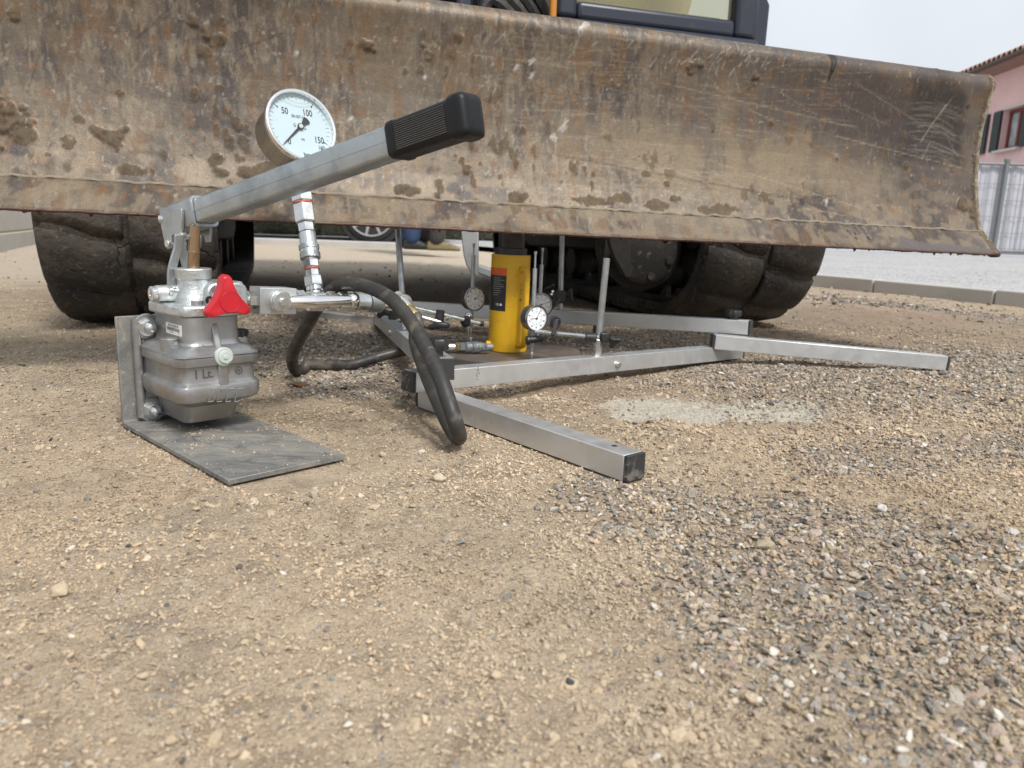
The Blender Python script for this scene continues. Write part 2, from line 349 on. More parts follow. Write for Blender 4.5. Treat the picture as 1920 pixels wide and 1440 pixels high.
# pre-cache lettering while the scene is still light
for _t in ['50', '100', '150', '160', '0', 'bar', 'EN 837-1', 'kl.1.0', 'G', '1 Lt.', 'B3L52J1A', '4EC0130HH9', 'M21', 'CE', '1', '7', '8', '9', '10', '20', '30', '40', '60', '70', '80', '90', '2', '3', '4', '5', '6', 'NG']: text_geo(_t)

# ------------------------------------------------------------------ ground
def cap_dist(x, y, p, q):
    p = np.asarray(p)[:2]; q = np.asarray(q)[:2]; d = q-p; L = max(d@d, 1e-9)
    t = np.clip(((x-p[0])*d[0]+(y-p[1])*d[1])/L, 0, 1)
    return np.hypot(x-p[0]-t*d[0], y-p[1]-t*d[1])
GRAVEL = [((1230, 950), (1600, 1090), .075), ((1600, 1090), (1900, 1290), .10), ((1850, 1250), (1930, 1440), .085), ((1480, 1190), (1900, 1420), .05),
          ((1330, 1010), (1700, 1200), .06), ((1150, 985), (1330, 960), .03), ((1500, 985), (1800, 1030), .05),
          ((560, 650), (700, 690), .16), ((600, 610), (760, 640), .22), ((640, 720), (760, 740), .06), ((1120, 645), (1330, 640), .13), ((870, 705), (1000, 690), .05),
          ((1480, 715), (1930, 745), .17), ((1650, 690), (1960, 700), .25), ((1390, 690), (1560, 690), .09), ((1560, 860), (1930, 830), .05)]
GRAVEL = [(gnd(*a), gnd(*b), w) for a, b, w in GRAVEL]+[(gnd(1560, 560), gnd(1960, 605), .13)]
def gravel_mask(x, y):
    n = fbm(x*9, y*9, 31, 4)-.5; m = np.zeros_like(x)
    for p, q, w in GRAVEL: m = np.maximum(m, 1-sstep(w*.25, w*2.0, cap_dist(x, y, p, q)+n*w*1.8))
    return m
PATCH = (gnd(1210, 770), gnd(1470, 765))
def patch_mask(x, y):
    n = fbm(x*14, y*14, 77, 4)-.5
    d = cap_dist(x, y, PATCH[0], PATCH[1])
    m = 1-sstep(.052, .096, d+n*.07)
    q = gnd(1165, 995); m = np.maximum(m, .7*(1-sstep(.012, .03, np.hypot(x-q[0], y-q[1])+n*.03)))
    return m
FLAT = [(V(-.504+.05, .962+.05, 0), V(-.288+.05, .75+.05, 0), .07, .05)]+[(gnd(*p), gnd(*q), .02, .05) for p, q in (((783, 763), (1188, 899)), ((1200, 705), (1393, 672)), ((1500, 675), (1774, 695)))]
FLAT += [(V(-.012, 1.535, 0), V(-.011, 1.535, 0), .15, .06)]
def flat_mask(x, y):
    k = np.ones_like(x)
    for p, q, w, f in FLAT: k = np.minimum(k, sstep(w, w+f, cap_dist(x, y, p, q)))
    return k
def hz(x, y):
    n = np.hypot(x, y); fm = flat_mask(x, y); nr = sstep(2.2, 1.2, n)
    a = sstep(9, 4, n)*fm
    return .0035*(1-fm)*0-.0015*(1-fm)+a*nr*.0110*(fbm(x*120, y*120, 15, 3)-.5)*(.45+.55*sstep(.35, .6, fbm(x*9, y*9, 44, 3)))+a*(.012*(fbm(x*2.6, y*2.6, 3, 3)-.5)+.014*(fbm(x*13, y*13, 5, 3)-.5)+.006*(fbm(x*52, y*52, 9, 3)-.5)+.0025*gravel_mask(x, y)*(fbm(x*60, y*60, 12, 2)))-.001

def axis_lines(lo, hi, step, far):
    core = list(np.arange(lo, hi, step)); s = step; q = core[-1]; right = []
    while q < far: s *= 1.09; q += s; right.append(q)
    s = step; q = core[0]; left = []
    while q > -far: s *= 1.09; q -= s; left.append(q)
    return np.array(left[::-1]+core+right)
def grid_mesh(name, X, Y, Z, uv=None):
    nx, ny = X.shape; me = bpy.data.meshes.new(name); n = nx*ny
    me.vertices.add(n); co = np.stack([X.ravel(), Y.ravel(), Z.ravel()], 1).astype(np.float32); me.vertices.foreach_set('co', co.ravel())
    i = np.arange(nx-1)[:, None]*ny+np.arange(ny-1)[None, :]; i = i.ravel()
    q = np.stack([i, i+ny, i+ny+1, i+1], 1).astype(np.int32); m = len(q)
    me.loops.add(m*4); me.loops.foreach_set('vertex_index', q.ravel()); me.polygons.add(m)
    me.polygons.foreach_set('loop_start', np.arange(m, dtype=np.int32)*4); me.polygons.foreach_set('loop_total', np.full(m, 4, np.int32))
    me.polygons.foreach_set('use_smooth', np.ones(m, bool)); me.update(); me.validate(); return me
def set_attr(me, name, arr, typ='FLOAT'):
    a = me.attributes.new(name, typ, 'POINT')
    a.data.foreach_set('value' if typ in ('FLOAT', 'INT') else 'color' if typ == 'FLOAT_COLOR' else 'vector', np.ascontiguousarray(arr, dtype=np.int32 if typ == 'INT' else np.float32).ravel())

xs = axis_lines(-1.05, 1.25, .005, 420); ys = axis_lines(.26, 1.75, .005, 420)
GX, GY = np.meshgrid(xs, ys, indexing='ij'); GZ = hz(GX, GY)
gme = grid_mesh('ground', GX, GY, GZ)
set_attr(gme, 'gravel', gravel_mask(GX, GY)); set_attr(gme, 'patch', patch_mask(GX, GY))
kd = cap_dist(GX, GY, (-3, 8.3), (.6, 6.2)); 
set_attr(gme, 'soil_shade', np.maximum(1-sstep(.30, .75, np.hypot(GX-.0, GY-1.6)), 1-sstep(.2, .9, np.abs(GY-2.6)*.8+np.maximum(np.abs(GX-.0)-1.2, 0))))  # darker soil round the plate; under the machine also painted shade
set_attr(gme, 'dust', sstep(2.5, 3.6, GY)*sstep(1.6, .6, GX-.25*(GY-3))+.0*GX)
def ground_mat():
    m = bpy.data.materials.new('sandy gravel ground'); m.use_nodes = True; t = NT(m); co = t.coord('Object')
    big = t.noise(co, 2.2, 5, .6); mid = t.noise(co, 14, 5, .65); fine = t.noise(co, 170, 4, .7); gr = t.noise(co, 600, 2, .6)
    col = t.mix(t.ramp(big, .35, .68), (.47, .37, .258), (.41, .325, .235))
    col = t.mix(t.ramp(mid, .45, .66, 0, .8), col, (.52, .42, .30)); col = t.mix(t.ramp(t.noise(co, 24, 5, .65), .50, .36, 0, .55), col, (.25, .19, .135))
    col = t.mix(t.ramp(fine, .44, .30, 0, .6), col, (.24, .175, .12))  # crevice shade painted into the hollows of the bump noise
    col = t.mix(t.ramp(gr, .55, .72, 0, .55), col, (.56, .46, .34))
    col = t.mix(t.ramp(t.noise(co, 5.5, 5, .65), .52, .68, 0, .65), col, (.29, .245, .19))
    col = t.mix(t.ramp(t.noise(co, 1.1, 3, .5), .50, .66, 0, .45), col, (.43, .29, .215))
    # loose stones too small or far to model: voronoi cells, coloured one by one
    def stones(scale, thr):
        vo = t.new('ShaderNodeTexVoronoi'); vo.inputs['Scale'].default_value = scale; t.link(co, vo.inputs['Vector'])
        sx = t.new('ShaderNodeSeparateColor'); t.link(vo.outputs['Color'], sx.inputs[0])
        r = t.new('ShaderNodeValToRGB'); r.color_ramp.interpolation = 'CONSTANT'; t.link(sx.outputs[0], r.inputs[0]); e = r.color_ramp.elements
        e[0].color = (.09, .095, .10, 1); e[1].position = .14; e[1].color = (.24, .23, .22, 1)
        for p, c in ((.34, (.36, .29, .25)), (.52, (.43, .35, .26)), (.74, (.31, .30, .29)), (.90, (.58, .55, .50))):
            k = e.new(p); k.color = (*c, 1)
        return r.outputs[0], t.ramp(vo.outputs['Distance'], .42, .34), t.ramp(sx.outputs[1], thr, thr+.02), vo.outputs['Distance']
    g = t.attr('gravel').outputs['Fac']; p = t.attr('patch').outputs['Fac']; so = t.attr('soil_shade').outputs['Fac']
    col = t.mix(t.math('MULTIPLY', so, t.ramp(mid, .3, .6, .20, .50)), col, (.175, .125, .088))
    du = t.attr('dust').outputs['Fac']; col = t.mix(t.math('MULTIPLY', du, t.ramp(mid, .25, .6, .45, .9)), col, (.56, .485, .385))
    c1, d1, s1, v1 = stones(120, .25); c2, d2, s2, v2 = stones(190, .80)
    gm = t.math('MULTIPLY', t.ramp(t.math('ADD', g, t.math('MULTIPLY', fine, .5)), .45, .8), t.math('MULTIPLY', d1, s1))
    col = t.mix(t.math('MULTIPLY', g, .5), col, (.30, .245, .185))
    col = t.mix(gm, col, c1)
    col = t.mix(t.math('MULTIPLY', t.math('MULTIPLY', d2, s2), .75), col, c2)
    pm = t.ramp(t.math('ADD', p, t.math('MULTIPLY', t.math('SUBTRACT', fine, .5), 1.6)), .30, .95)
    col = t.mix(t.math('MULTIPLY', pm, .92), col, t.mix(t.ramp(gr, .4, .65), (.60, .56, .47), (.50, .46, .38)))
    t.link(col, t.b.inputs['Base Color']); t.b.inputs['Roughness'].default_value = .95; t.b.inputs['Specular IOR Level'].default_value = .2
    nb = t.bump(mid, .25, .012); nb = t.bump(fine, .95, .008, nb); nb = t.bump(gr, .6, .002, nb)
    nb = t.bump(t.math('MULTIPLY', gm, t.math('SUBTRACT', 1.0, v1)), .7, .006, nb); t.link(nb, t.b.inputs['Normal']); return m
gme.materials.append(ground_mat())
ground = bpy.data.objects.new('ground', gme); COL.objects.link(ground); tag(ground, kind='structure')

# ------------------------------------------------------------------ loose grains and gravel lying on the ground (stuff: instances on points)
def scatter_mat(name, rough):
    m = bpy.data.materials.new(name); m.use_nodes = True; t = NT(m); co = t.coord('Object')
    a = t.attr('stone_colour', 'INSTANCER').outputs['Color']
    col = t.mix(t.ramp(t.noise(co, 3, 4, .65), .4, .7, 0, .35), a, (.50, .40, .28)); t.link(col, t.b.inputs['Base Color'])
    t.b.inputs['Roughness'].default_value = rough; t.b.inputs['Specular IOR Level'].default_value = .25
    t.link(t.bump(t.noise(co, 6, 3), .4, .15), t.b.inputs['Normal']); return m
def scatter_tree(name, material, kind):
    ng = bpy.data.node_groups.new(name, 'GeometryNodeTree')
    ng.interface.new_socket('Geometry', in_out='INPUT', socket_type='NodeSocketGeometry'); ng.interface.new_socket('Geometry', in_out='OUTPUT', socket_type='NodeSocketGeometry')
    N = ng.nodes.new; L = ng.links.new; gi = N('NodeGroupInput'); go = N('NodeGroupOutput')
    join = N('GeometryNodeGeometryToInstance')
    for k in range(9):
        rv = N('FunctionNodeRandomValue'); rv.data_type = 'FLOAT_VECTOR'; rv.inputs['Min'].default_value = (-1, -1, -1); rv.inputs['Max'].default_value = (1, 1, 1); rv.inputs['Seed'].default_value = 100+k*7
        nz = N('ShaderNodeVectorMath'); nz.operation = 'NORMALIZE'; L(rv.outputs[0], nz.inputs[0])
        sc = N('ShaderNodeVectorMath'); sc.operation = 'MULTIPLY'; L(nz.outputs[0], sc.inputs[0]); sc.inputs[1].default_value = (.5, .5*(.62+.09*(k % 4)), .5*(.45+.08*(k % 3)))
        pt = N('GeometryNodePoints'); pt.inputs['Count'].default_value = 15 if kind == 'gravel' else 22; L(sc.outputs[0], pt.inputs['Position'])
        ch = N('GeometryNodeConvexHull'); L(pt.outputs[0], ch.inputs[0]); last = ch.outputs[0]
        if k % 3 == 2:
            ss = N('GeometryNodeSubdivisionSurface'); ss.inputs['Level'].default_value = 1; L(last, ss.inputs[0]); last = ss.outputs[0]
            sh = N('GeometryNodeSetShadeSmooth'); L(last, sh.inputs[0]); last = sh.outputs[0]
        sm = N('GeometryNodeSetMaterial'); sm.inputs['Material'].default_value = material; L(last, sm.inputs[0])
        L(sm.outputs[0], join.inputs[0])
    mp = N('GeometryNodeMeshToPoints'); L(gi.outputs[0], mp.inputs[0])
    def na(nm, ty):
        a = N('GeometryNodeInputNamedAttribute'); a.data_type = ty; a.inputs[0].default_value = nm; return a.outputs[0]
    io = N('GeometryNodeInstanceOnPoints'); L(mp.outputs[0], io.inputs['Points']); L(join.outputs[0], io.inputs['Instance']); io.inputs['Pick Instance'].default_value = True
    L(na('variant', 'INT'), io.inputs['Instance Index'])
    er = N('FunctionNodeEulerToRotation'); L(na('turn', 'FLOAT_VECTOR'), er.inputs[0]); L(er.outputs[0], io.inputs['Rotation']); L(na('size', 'FLOAT_VECTOR'), io.inputs['Scale'])
    L(io.outputs[0], go.inputs[0]); return ng
GRAIN_PAL = np.array([(.51, .41, .285), (.475, .375, .262), (.545, .44, .31), (.43, .335, .235), (.50, .405, .305), (.25, .195, .15), (.60, .53, .43)])  # the dark brown grain paints shaded crevices, the others are sand tones
GRAIN_W = np.array([.24, .22, .18, .14, .09, .09, .04])
STONE_PAL = np.array([(.28, .26, .235), (.11, .107, .10), (.20, .20, .19), (.42, .335, .28), (.60, .56, .50), (.46, .37, .26), (.22, .16, .125), (.36, .325, .28), (.39, .28, .23), (.055, .058, .06)])
STONE_W = np.array([.15, .08, .11, .18, .13, .15, .04, .10, .04, .02])
OBST = []      # footprints that keep loose stones out: (p, q, half width)
def keep(x, y):
    k = np.ones_like(x, bool)
    for p, q, w in OBST: k &= cap_dist(x, y, p, q) > w
    return k
def scatter(name, kind, bands, dens, size, pal, wts, seed, material, flat=.75, sink=.15, aniso=(.75, 1.25), zf=None, clear=True):
    g = np.random.default_rng(seed); PX, PY = [], []
    for (y0, y1, d) in bands:
        W0, W1 = -.98*y1-.15, 1.0*y1+.20; n = int((y1-y0)*(W1-W0)*d); x = g.uniform(W0, W1, n); y = g.uniform(y0, y1, n)
        k = (g.random(n) < dens(x, y)) & (x > -.95*y-.12-.1*g.random(n)) & (x < .97*y+.15+.1*g.random(n)) & (keep(x, y) if clear else True); PX.append(x[k]); PY.append(y[k])
    x = np.concatenate(PX); y = np.concatenate(PY); n = len(x)
    s = size(x, y, g); z = (hz(x, y) if zf is None else zf)+s*(.5*flat*.62-sink)
    ci = g.choice(len(pal), n, p=wts/wts.sum()); c = pal[ci]*(g.uniform(.90, 1.08, (n, 1)) if kind == 'grain' else g.uniform(.80, 1.18, (n, 1)))
    if kind == 'grain': lo = fbm(x*2.3+5, y*2.3, 83, 4)-.5; hi = fbm(x*7, y*7, 85, 3)-.5; c = c*(1+.8*lo+.85*hi)[:, None]*(1+np.clip(fbm(x*1.7, y*1.7+9, 87, 3)-.5, -.2, .2)[:, None]*np.array([.12, -.08, -.25]))
    me = bpy.data.meshes.new(name); me.vertices.add(n); me.vertices.foreach_set('co', np.stack([x, y, z], 1).astype(np.float32).ravel())
    set_attr(me, 'stone_colour', np.concatenate([c, np.ones((n, 1))], 1), 'FLOAT_COLOR'); set_attr(me, 'variant', g.integers(0, 9, n), 'INT')
    set_attr(me, 'turn', np.stack([g.normal(0, .45, n), g.normal(0, .45, n), g.uniform(0, 6.28, n)], 1), 'FLOAT_VECTOR')
    set_attr(me, 'size', s[:, None]*np.stack([g.uniform(*aniso, n), g.uniform(*aniso, n), flat*g.uniform(.8, 1.3, n)], 1), 'FLOAT_VECTOR')
    me.update(); o = bpy.data.objects.new(name, me); COL.objects.link(o); tag(o, kind='stuff')
    md = o.modifiers.new('scatter', 'NODES'); md.node_group = scatter_tree(name, material, kind); return n
# ------------------------------------------------------------------ gravel lot, kerb, road
KA, KB = gnd(1540, 538), gnd(1920, 577); KD = nrm(KB-KA); KN = V(-KD[1], KD[0], 0)
if KN[0] < 0: KN = -KN                      # toward the lot
def lot_mat():
    m = bpy.data.materials.new('pale crushed stone'); m.use_nodes = True; t = NT(m); co = t.coord('Object')
    vo = t.new('ShaderNodeTexVoronoi'); vo.inputs['Scale'].default_value = 55; t.link(co, vo.inputs['Vector']); sx = t.new('ShaderNodeSeparateColor'); t.link(vo.outputs['Color'], sx.inputs[0])
    col = t.mix(t.ramp(sx.outputs[0], .1, .9), (.28, .275, .27), (.50, .495, .49)); col = t.mix(t.ramp(t.noise(co, 1.2, 5, .6), .40, .62, 0, .6), col, (.45, .445, .44))
    col = t.mix(t.ramp(t.noise(t.coord('Object', (.4, 2.2, 1)), 1.0, 4, .6), .52, .68, 0, .45), col, (.28, .265, .255))
    t.link(col, t.b.inputs['Base Color']); t.b.inputs['Roughness'].default_value = .95
    nb = t.bump(vo.outputs['Distance'], .8, .012); t.link(nb, t.b.inputs['Normal']); return m
mb = MB(); far = KA-KD*4.6
mb.face([KB+KD*5+KN*.095+V(0, 0, .052), V(60, -2, .052), V(60, 60, .052), V(-40, 60, .052), V(-40, far[1]+.4, .052), far+KN*.095+V(0, 0, .052)])
tag(mb.build('gravel_lot', lot_mat(), None, smooth=0, fixn=False), kind='structure')
kerb = bpy.data.objects.new('kerb', None); COL.objects.link(kerb); kerb.location = tuple(KA); tag(kerb, kind='structure')
KL = float(np.linalg.norm(gnd(1858, 571)-gnd(1622, 548))); s0 = float((gnd(1622, 548)-KA)@KD)
mb = MB((V(*KA), KD, KN, ZZ)); mb.box(V(0, .045, -.005), (KL-.007, .09, .14)); proto = mb.build('kerb_stone', MT['concrete'], kerb, bevel=.006)
proto.location = tuple(KD*(s0-KL/2))
for k in range(-6, 7):
    if k: share('kerb_stone', proto, kerb, Matrix.Translation(tuple(KD*(s0-KL/2+k*KL)+V(0, 0, random.uniform(-.003, .003)))))
mb = MB(); q = far+V(0, -.02, 0); mb.prism([(q[0], q[1]), (q[0]-40, q[1]), (q[0]-40, q[1]+.12), (q[0], q[1]+.12)], V(0, 0, -.05), V(1, 0, 0), V(0, 1, 0), V(0, 0, .115)); tag(mb.build('road_edge', MT['concrete'], None, off=far, bevel=.01), kind='structure')

# ------------------------------------------------------------------ pale wall at the left
WA = gnd(0, 472); WB = gnd(58, 459.5); WD = nrm(WB-WA); WN = V(-WD[1], WD[0], 0)
wt = thing('garden_wall', 'pale plastered wall with a low plinth behind the left track', 'wall', WA)
wf = (WA-WD*2.2, WD, WN, ZZ); mb = MB(wf); mb.box(V(3.2, .10, 1.2), (6.4, .16, 2.16)); mb.build('wall_face', MT['plaster'], wt, bevel=.01)
mb = MB(wf); mb.box(V(3.2, .085, .05), (6.4, .19, .13)); mb.build('plinth', MT['plinth'], wt, bevel=.006)
mb = MB(wf); mb.box(V(3.2, .09, .1165), (6.41, .17, .006)); mb.build('joint', MT['ochreline'], wt)

# ------------------------------------------------------------------ mesh fence on the right
FY = 12.2; fp = at(1862, 475, FY); FDIR = nrm(V(1, -.02, 0)); FNR = V(-FDIR[1], FDIR[0], 0)
mb = MB((V(fp[0], fp[1], 0), FDIR, FNR, ZZ)); mb.box(V(6, .05, .035), (24, .55, .10)); tag(mb.build('concrete_strip', MT['slab'], None, off=fp, bevel=.01), kind='structure')
fence = thing('mesh_fence', 'steel mesh site fence hung with pale sheeting in front of the pink house', 'fence', (fp[0], fp[1], .085))
ffr = (V(fp[0], fp[1], .085), FDIR, FNR, ZZ); PAN = 2.4; FH = float(at(1862, 306, FY)[2])-.085
mb = MB(ffr); mb.cyl(V(0, 0, 0), V(0, 0, FH+.05), .036, n=12); mb.cyl(V(0, 0, FH+.03), V(0, 0, FH+.07), .045, n=12); post = mb.build('post', MT['fencepost'], fence)
mb = MB(ffr)
for k in range(1, int(PAN/.078)): mb.box(V(k*.078, .0, FH/2+.03), (.0055, .0055, FH-.08))
for k in range(6): mb.box(V(PAN/2, .0056, .08+k*(FH-.14)/5), (PAN-.08, .0055, .0055))
wires = mb.build('wire_mesh', MT['fencepost'], fence, smooth=0, fixn=False); tag(wires, kind='stuff')
mb = MB(ffr); mb.cyl(V(.04, 0, FH-.01), V(PAN-.04, 0, FH-.01), .020, n=10); rail = mb.build('rail', MT['fencepost'], fence); mb = MB(ffr); mb.cyl(V(.04, 0, .05), V(PAN-.04, 0, .05), .014, n=10); rail2 = mb.build('rail', MT['fencepost'], fence)
mb = MB(ffr); n = 60; P = [(PAN*i/n, .05+.012*math.sin(i*1.1)+.008*math.sin(i*2.7)) for i in range(n+1)]
for i in range(n):
    a, b = P[i], P[i+1]; mb._add([V(a[0], a[1], .06), V(b[0], b[1], .06), V(b[0], b[1], FH-.03), V(a[0], a[1], FH-.03), V(a[0], a[1]+.006, .06), V(b[0], b[1]+.006, .06), V(b[0], b[1]+.006, FH-.03), V(a[0], a[1]+.006, FH-.03)], [(0, 1, 2, 3), (7, 6, 5, 4), (3, 2, 6, 7), (0, 4, 5, 1)])
sheet = mb.build('sheeting', MT['sheeting'], fence, smooth=50)
for k in (-3, -2, -1, 1, 2, 3, 4):
    M = Matrix.Translation(tuple(FDIR*k*PAN)); share('post', post, fence, M); share('rail', rail, fence, M); share('rail', rail2, fence, M); share('sheeting', sheet, fence, M); tag(share('wire_mesh', wires, fence, M), kind='stuff')

# ------------------------------------------------------------------ pink house beyond the fence
HA = V(11.5, 18.97, 0); HD = nrm(V(-.095, -1, 0)); HN = V(HD[1], -HD[0], 0); HN = HN if HN[0] < 0 else -HN     # HN points toward the yard
house = thing('pink_house', 'pink rendered house with dark shutters and a clay tiled roof beyond the mesh fence', 'house', HA)
hf = (HA, HD, HN, ZZ)
def hw(x, y, off=0.0):
    P = onplane(x, y, HA+HN*off, HN)-HA; return float(P@HD), float(P[2])
EZ = hw(1900, 128)[1]; print('HOUSE eave', EZ, hw(1858, 209), hw(1882, 282), hw(1912, 210))
a0 = hw(1878, 245)[0]; a1 = hw(1917, 245)[0]; zb_ = hw(1892, 279)[1]; zt_ = hw(1892, 205)[1]; wd = a1-a0; SHW = hw(1877, 245)[0]-hw(1863, 245)[0]; stp = a0-SHW-.02-hw(1855.5, 245)[0]+SHW+wd+.02; print('WIN', a0, a1, zb_, zt_, SHW, stp)
stp = hw(1878, 245)[0]-(hw(1841, 245)[0]-wd-.02)
wins = [(a0+k*stp, a0+k*stp+wd) for k in (-3, -2, -1, 0, 1, 2, 3)]
wins = sorted(wins); S0, S1 = wins[0][0]-1.6, wins[-1][1]+1.6
mb = MB(hf); x = S0
for (p, q) in wins+[(S1, S1)]:
    mb.box(V((x+p)/2, -.2, EZ/2), (p-x, .4, EZ)); 
    if q > p: mb.box(V((p+q)/2, -.2, zb_/2-.0), (q-p, .4, zb_)); mb.box(V((p+q)/2, -.2, (zt_+EZ)/2), (q-p, .4, EZ-zt_))
    x = q
mb.box(V(S0+.2, -4.7, EZ/2), (.4, 8.6, EZ)); mb.box(V(S1-.2, -4.7, EZ/2), (.4, 8.6, EZ)); mb.box(V((S0+S1)/2, -9.2, EZ/2), (S1-S0, .4, EZ))
for xx in (S0+.2, S1-.2): mb.prism([(0, 0), (-9.4, 0), (-4.7, 2.1)], V(xx-.2, 0, EZ), V(0, 1, 0), V(0, 0, 1), V(.4, 0, 0))
mb.build('wall', MT['pink'], house, smooth=0)
for (p, q) in wins:
    m_ = (p+q)/2; mb = MB(hf); w = q-p; h = zt_-zb_
    mb.box(V(p+.035, -.16, zb_+h/2), (.07, .07, h)); mb.box(V(q-.035, -.16, zb_+h/2), (.07, .07, h)); mb.box(V(m_, -.16, zb_+.04), (w-.14, .069, .08)); mb.box(V(m_, -.16, zt_-.04), (w-.14, .069, .08)); mb.box(V(m_, -.16, zb_+h/2), (.09, .068, h-.16))
    wnd = mb.build('window', MT['redframe'], house, bevel=.008)
    mb = MB(hf); mb.box(V(m_, -.175, zb_+h/2), (w-.13, .01, h-.15)); mb.build('pane', MT['pane'], wnd)
    mb = MB(hf); mb.box(V(m_, .03, zb_-.035), (w+.16, .20, .06)); mb.build('sill', MT['stone'], wnd, bevel=.008)
    mb = MB(hf); mb.box(V(m_, .012, zt_+.035), (w+.1, .05, .06)); mb.build('lintel', MT['stone'], wnd, bevel=.008)
    for c in (p-.02-SHW/2, q+.02+SHW/2):
        mb = MB(hf); mb.box(V(c, .04, zb_+h/2), (SHW, .035, h+.02))
        for k in range(4): mb.box(V(c+(k-1.5)*SHW*.24, .061, zb_+h/2), (SHW*.21, .012, h-.06))
        mb.build('shutter', MT['shutter'], house, bevel=.004)
OV = .55; rs = .40        # eave overhang, roof slope
mb = MB(hf); pr = [(OV, EZ-.03), (OV, EZ+.02), (-4.7, EZ+.02+rs*(4.7+OV)), (-9.9, EZ), (-9.9, EZ-.06), (-4.7, EZ-.06+rs*(4.7+OV))]
mb.prism(pr, V(S0-.3, 0, .06), V(0, 1, 0), V(0, 0, 1), V(S1-S0+.6, 0, 0)); roof = mb.build('roof', MT['tile'], house, smooth=0)
mb = MB(hf); mb.box(V((S0+S1)/2, OV/2-.02, EZ+.004), (S1-S0+.5, OV, .04)); mb.build('soffit', MT['soffit'], house)
mb = MB(hf); mb.prism([(.07*math.cos(math.radians(a)), .07*math.sin(math.radians(a))) for a in range(180, 361, 20)], V(S0-.2, OV+.05, EZ+.07), V(0, 1, 0), V(0, 0, 1), V(S1-S0+.4, 0, 0)); mb.build('gutter', MT['gutter'], house)
def coppo(r0, r1, th, L):
    mb = MB(hf); rs_ = []
    for t in (0, 1):
        r = r0+(r1-r0)*t; A = [math.radians(a) for a in range(0, 181, 20)]; sl = nrm(V(0, -1, rs))
        rs_.append([sl*L*t+V(r*math.cos(a), 0, r*math.sin(a)) for a in A]+[sl*L*t+V((r-th)*math.cos(a), 0, (r-th)*math.sin(a)) for a in A[::-1]])
    for R_ in rs_:
        for k in range(len(R_)): R_[k] = R_[k]+V(0, OV+.03, EZ+.10)
    return mb.rings(rs_).build('tile', MT['tile'], roof, smooth=50)
tp = coppo(.098, .080, .016, .46); npx = 0
step = .225; slope = nrm(V(0, -1, rs)); L0 = V(0, 0, 0)
for k in range(-40, 49):
    for row in range(3):
        if (k, row) == (0, 0): continue
        d = HD*(k*step+random.uniform(-.008, .008))+HN*(-row*.36*float(-slope[1]))+ZZ*(row*.36*float(slope[2])+.012*row+random.uniform(-.006, .006)); share('tile', tp, roof, Matrix.Translation(tuple(d))); npx += 1

# ------------------------------------------------------------------ parked car far behind
cw = gnd(695, 453, .052); CX, CY = cw[0], cw[1]+.10
carloc = V(CX-1.3, CY+.85, .052); car = thing('parked_car', 'dark grey parked car far behind the excavator with a silver spoked wheel', 'car', carloc)
cf = (V(CX, CY, .052), V(1, 0, 0), V(0, 1, 0), ZZ); RW = .325; WB_ = -2.62
def carring(x, w, z0, zs, zr, tw):
    h = w/2; y = .85
    return [V(x, y-h, z0+.05), V(x, y-h-.0, (z0+zs)/2), V(x, y-h+.03, zs), V(x, y-tw/2, zr), V(x, y+tw/2, zr), V(x, y+h-.03, zs), V(x, y+h, (z0+zs)/2), V(x, y+h, z0+.05), V(x, y+h-.12, z0), V(x, y-h+.12, z0)]
R_ = [carring(*q) for q in ((.90, 1.30, .30, .55, .58, 1.0), (.82, 1.62, .22, .66, .70, 1.3), (.45, 1.74, .2, .78, .83, 1.4), (-.35, 1.78, .2, .90, .94, 1.4), (-.45, 1.78, .2, .92, .98, 1.36), (-1.1, 1.78, .2, .95, 1.40, 1.14), (-1.6, 1.78, .2, .95, 1.47, 1.12), (-2.5, 1.78, .2, .96, 1.43, 1.10), (-3.1, 1.76, .2, .97, 1.05, 1.2), (-3.3, 1.72, .24, .95, 1.0, 1.2), (-3.42, 1.5, .34, .85, .88, 1.1))]
mb = MB(cf); mb.rings(R_); body = mb.build('body', MT['carpaint'], car, smooth=50, bevel=.03, seg=2)
mb = MB(cf)
for sgn, y0 in ((-1, -.034), (1, 1.734)): mb.prism([(-.62, .98), (-1.15, 1.34), (-1.68, 1.40), (-1.68, .99)], V(0, y0+.17*(-sgn)*0+(.11 if sgn < 0 else -.11), 0), V(1, 0, 0), V(0, 0, 1), V(0, .01*sgn, 0))
mb.build('side_window', MT['carglass'], body)
mb = MB(cf); mb.box(V(.80, .25, .62), (.08, .3, .10)); mb.build('headlight', MT['lamp'], body, bevel=.02); mb = MB(cf); mb.box(V(-3.36, .25, .78), (.08, .3, .12)); mb.build('tail_light', MT['taillamp'], body, bevel=.02)
mb = MB(cf); mb.lathe(V(0, -.075, RW), V(0, 1, 0), [(0, .20), (0, RW-.062), (.010, RW-.012), (.035, RW), (.16, RW), (.20, RW-.02), (.21, RW-.12)], 40); tyre = mb.build('tyre', MT['tyre'], car)
mb = MB(cf); mb.lathe(V(0, -.080, RW), V(0, 1, 0), [(0, .272), (-.008, .266), (-.006, .250), (.05, .243), (.06, .05)], 40, cap=False)
for k in range(10):
    a = 2*math.pi*k/10+.1; d = V(math.cos(a), 0, math.sin(a)); e = V(-math.sin(a), 0, math.cos(a)); c = V(0, -.076, RW)
    mb.prism([(.04, -.022), (.250, -.014), (.250, .014), (.04, .022)], c, d, e, V(0, .02, 0))
mb.lathe(V(0, -.084, RW), V(0, 1, 0), [(0, .03), (.003, .055), (.03, .06)], 20); rim = mb.build('rim', MT['alloy'], tyre)
mb = MB(cf); mb.lathe(V(0, -.0, RW), V(0, 1, 0), [(0, .20), (.01, .195)], 30); mb.build('brake_disc', MT['steeldark'], tyre)
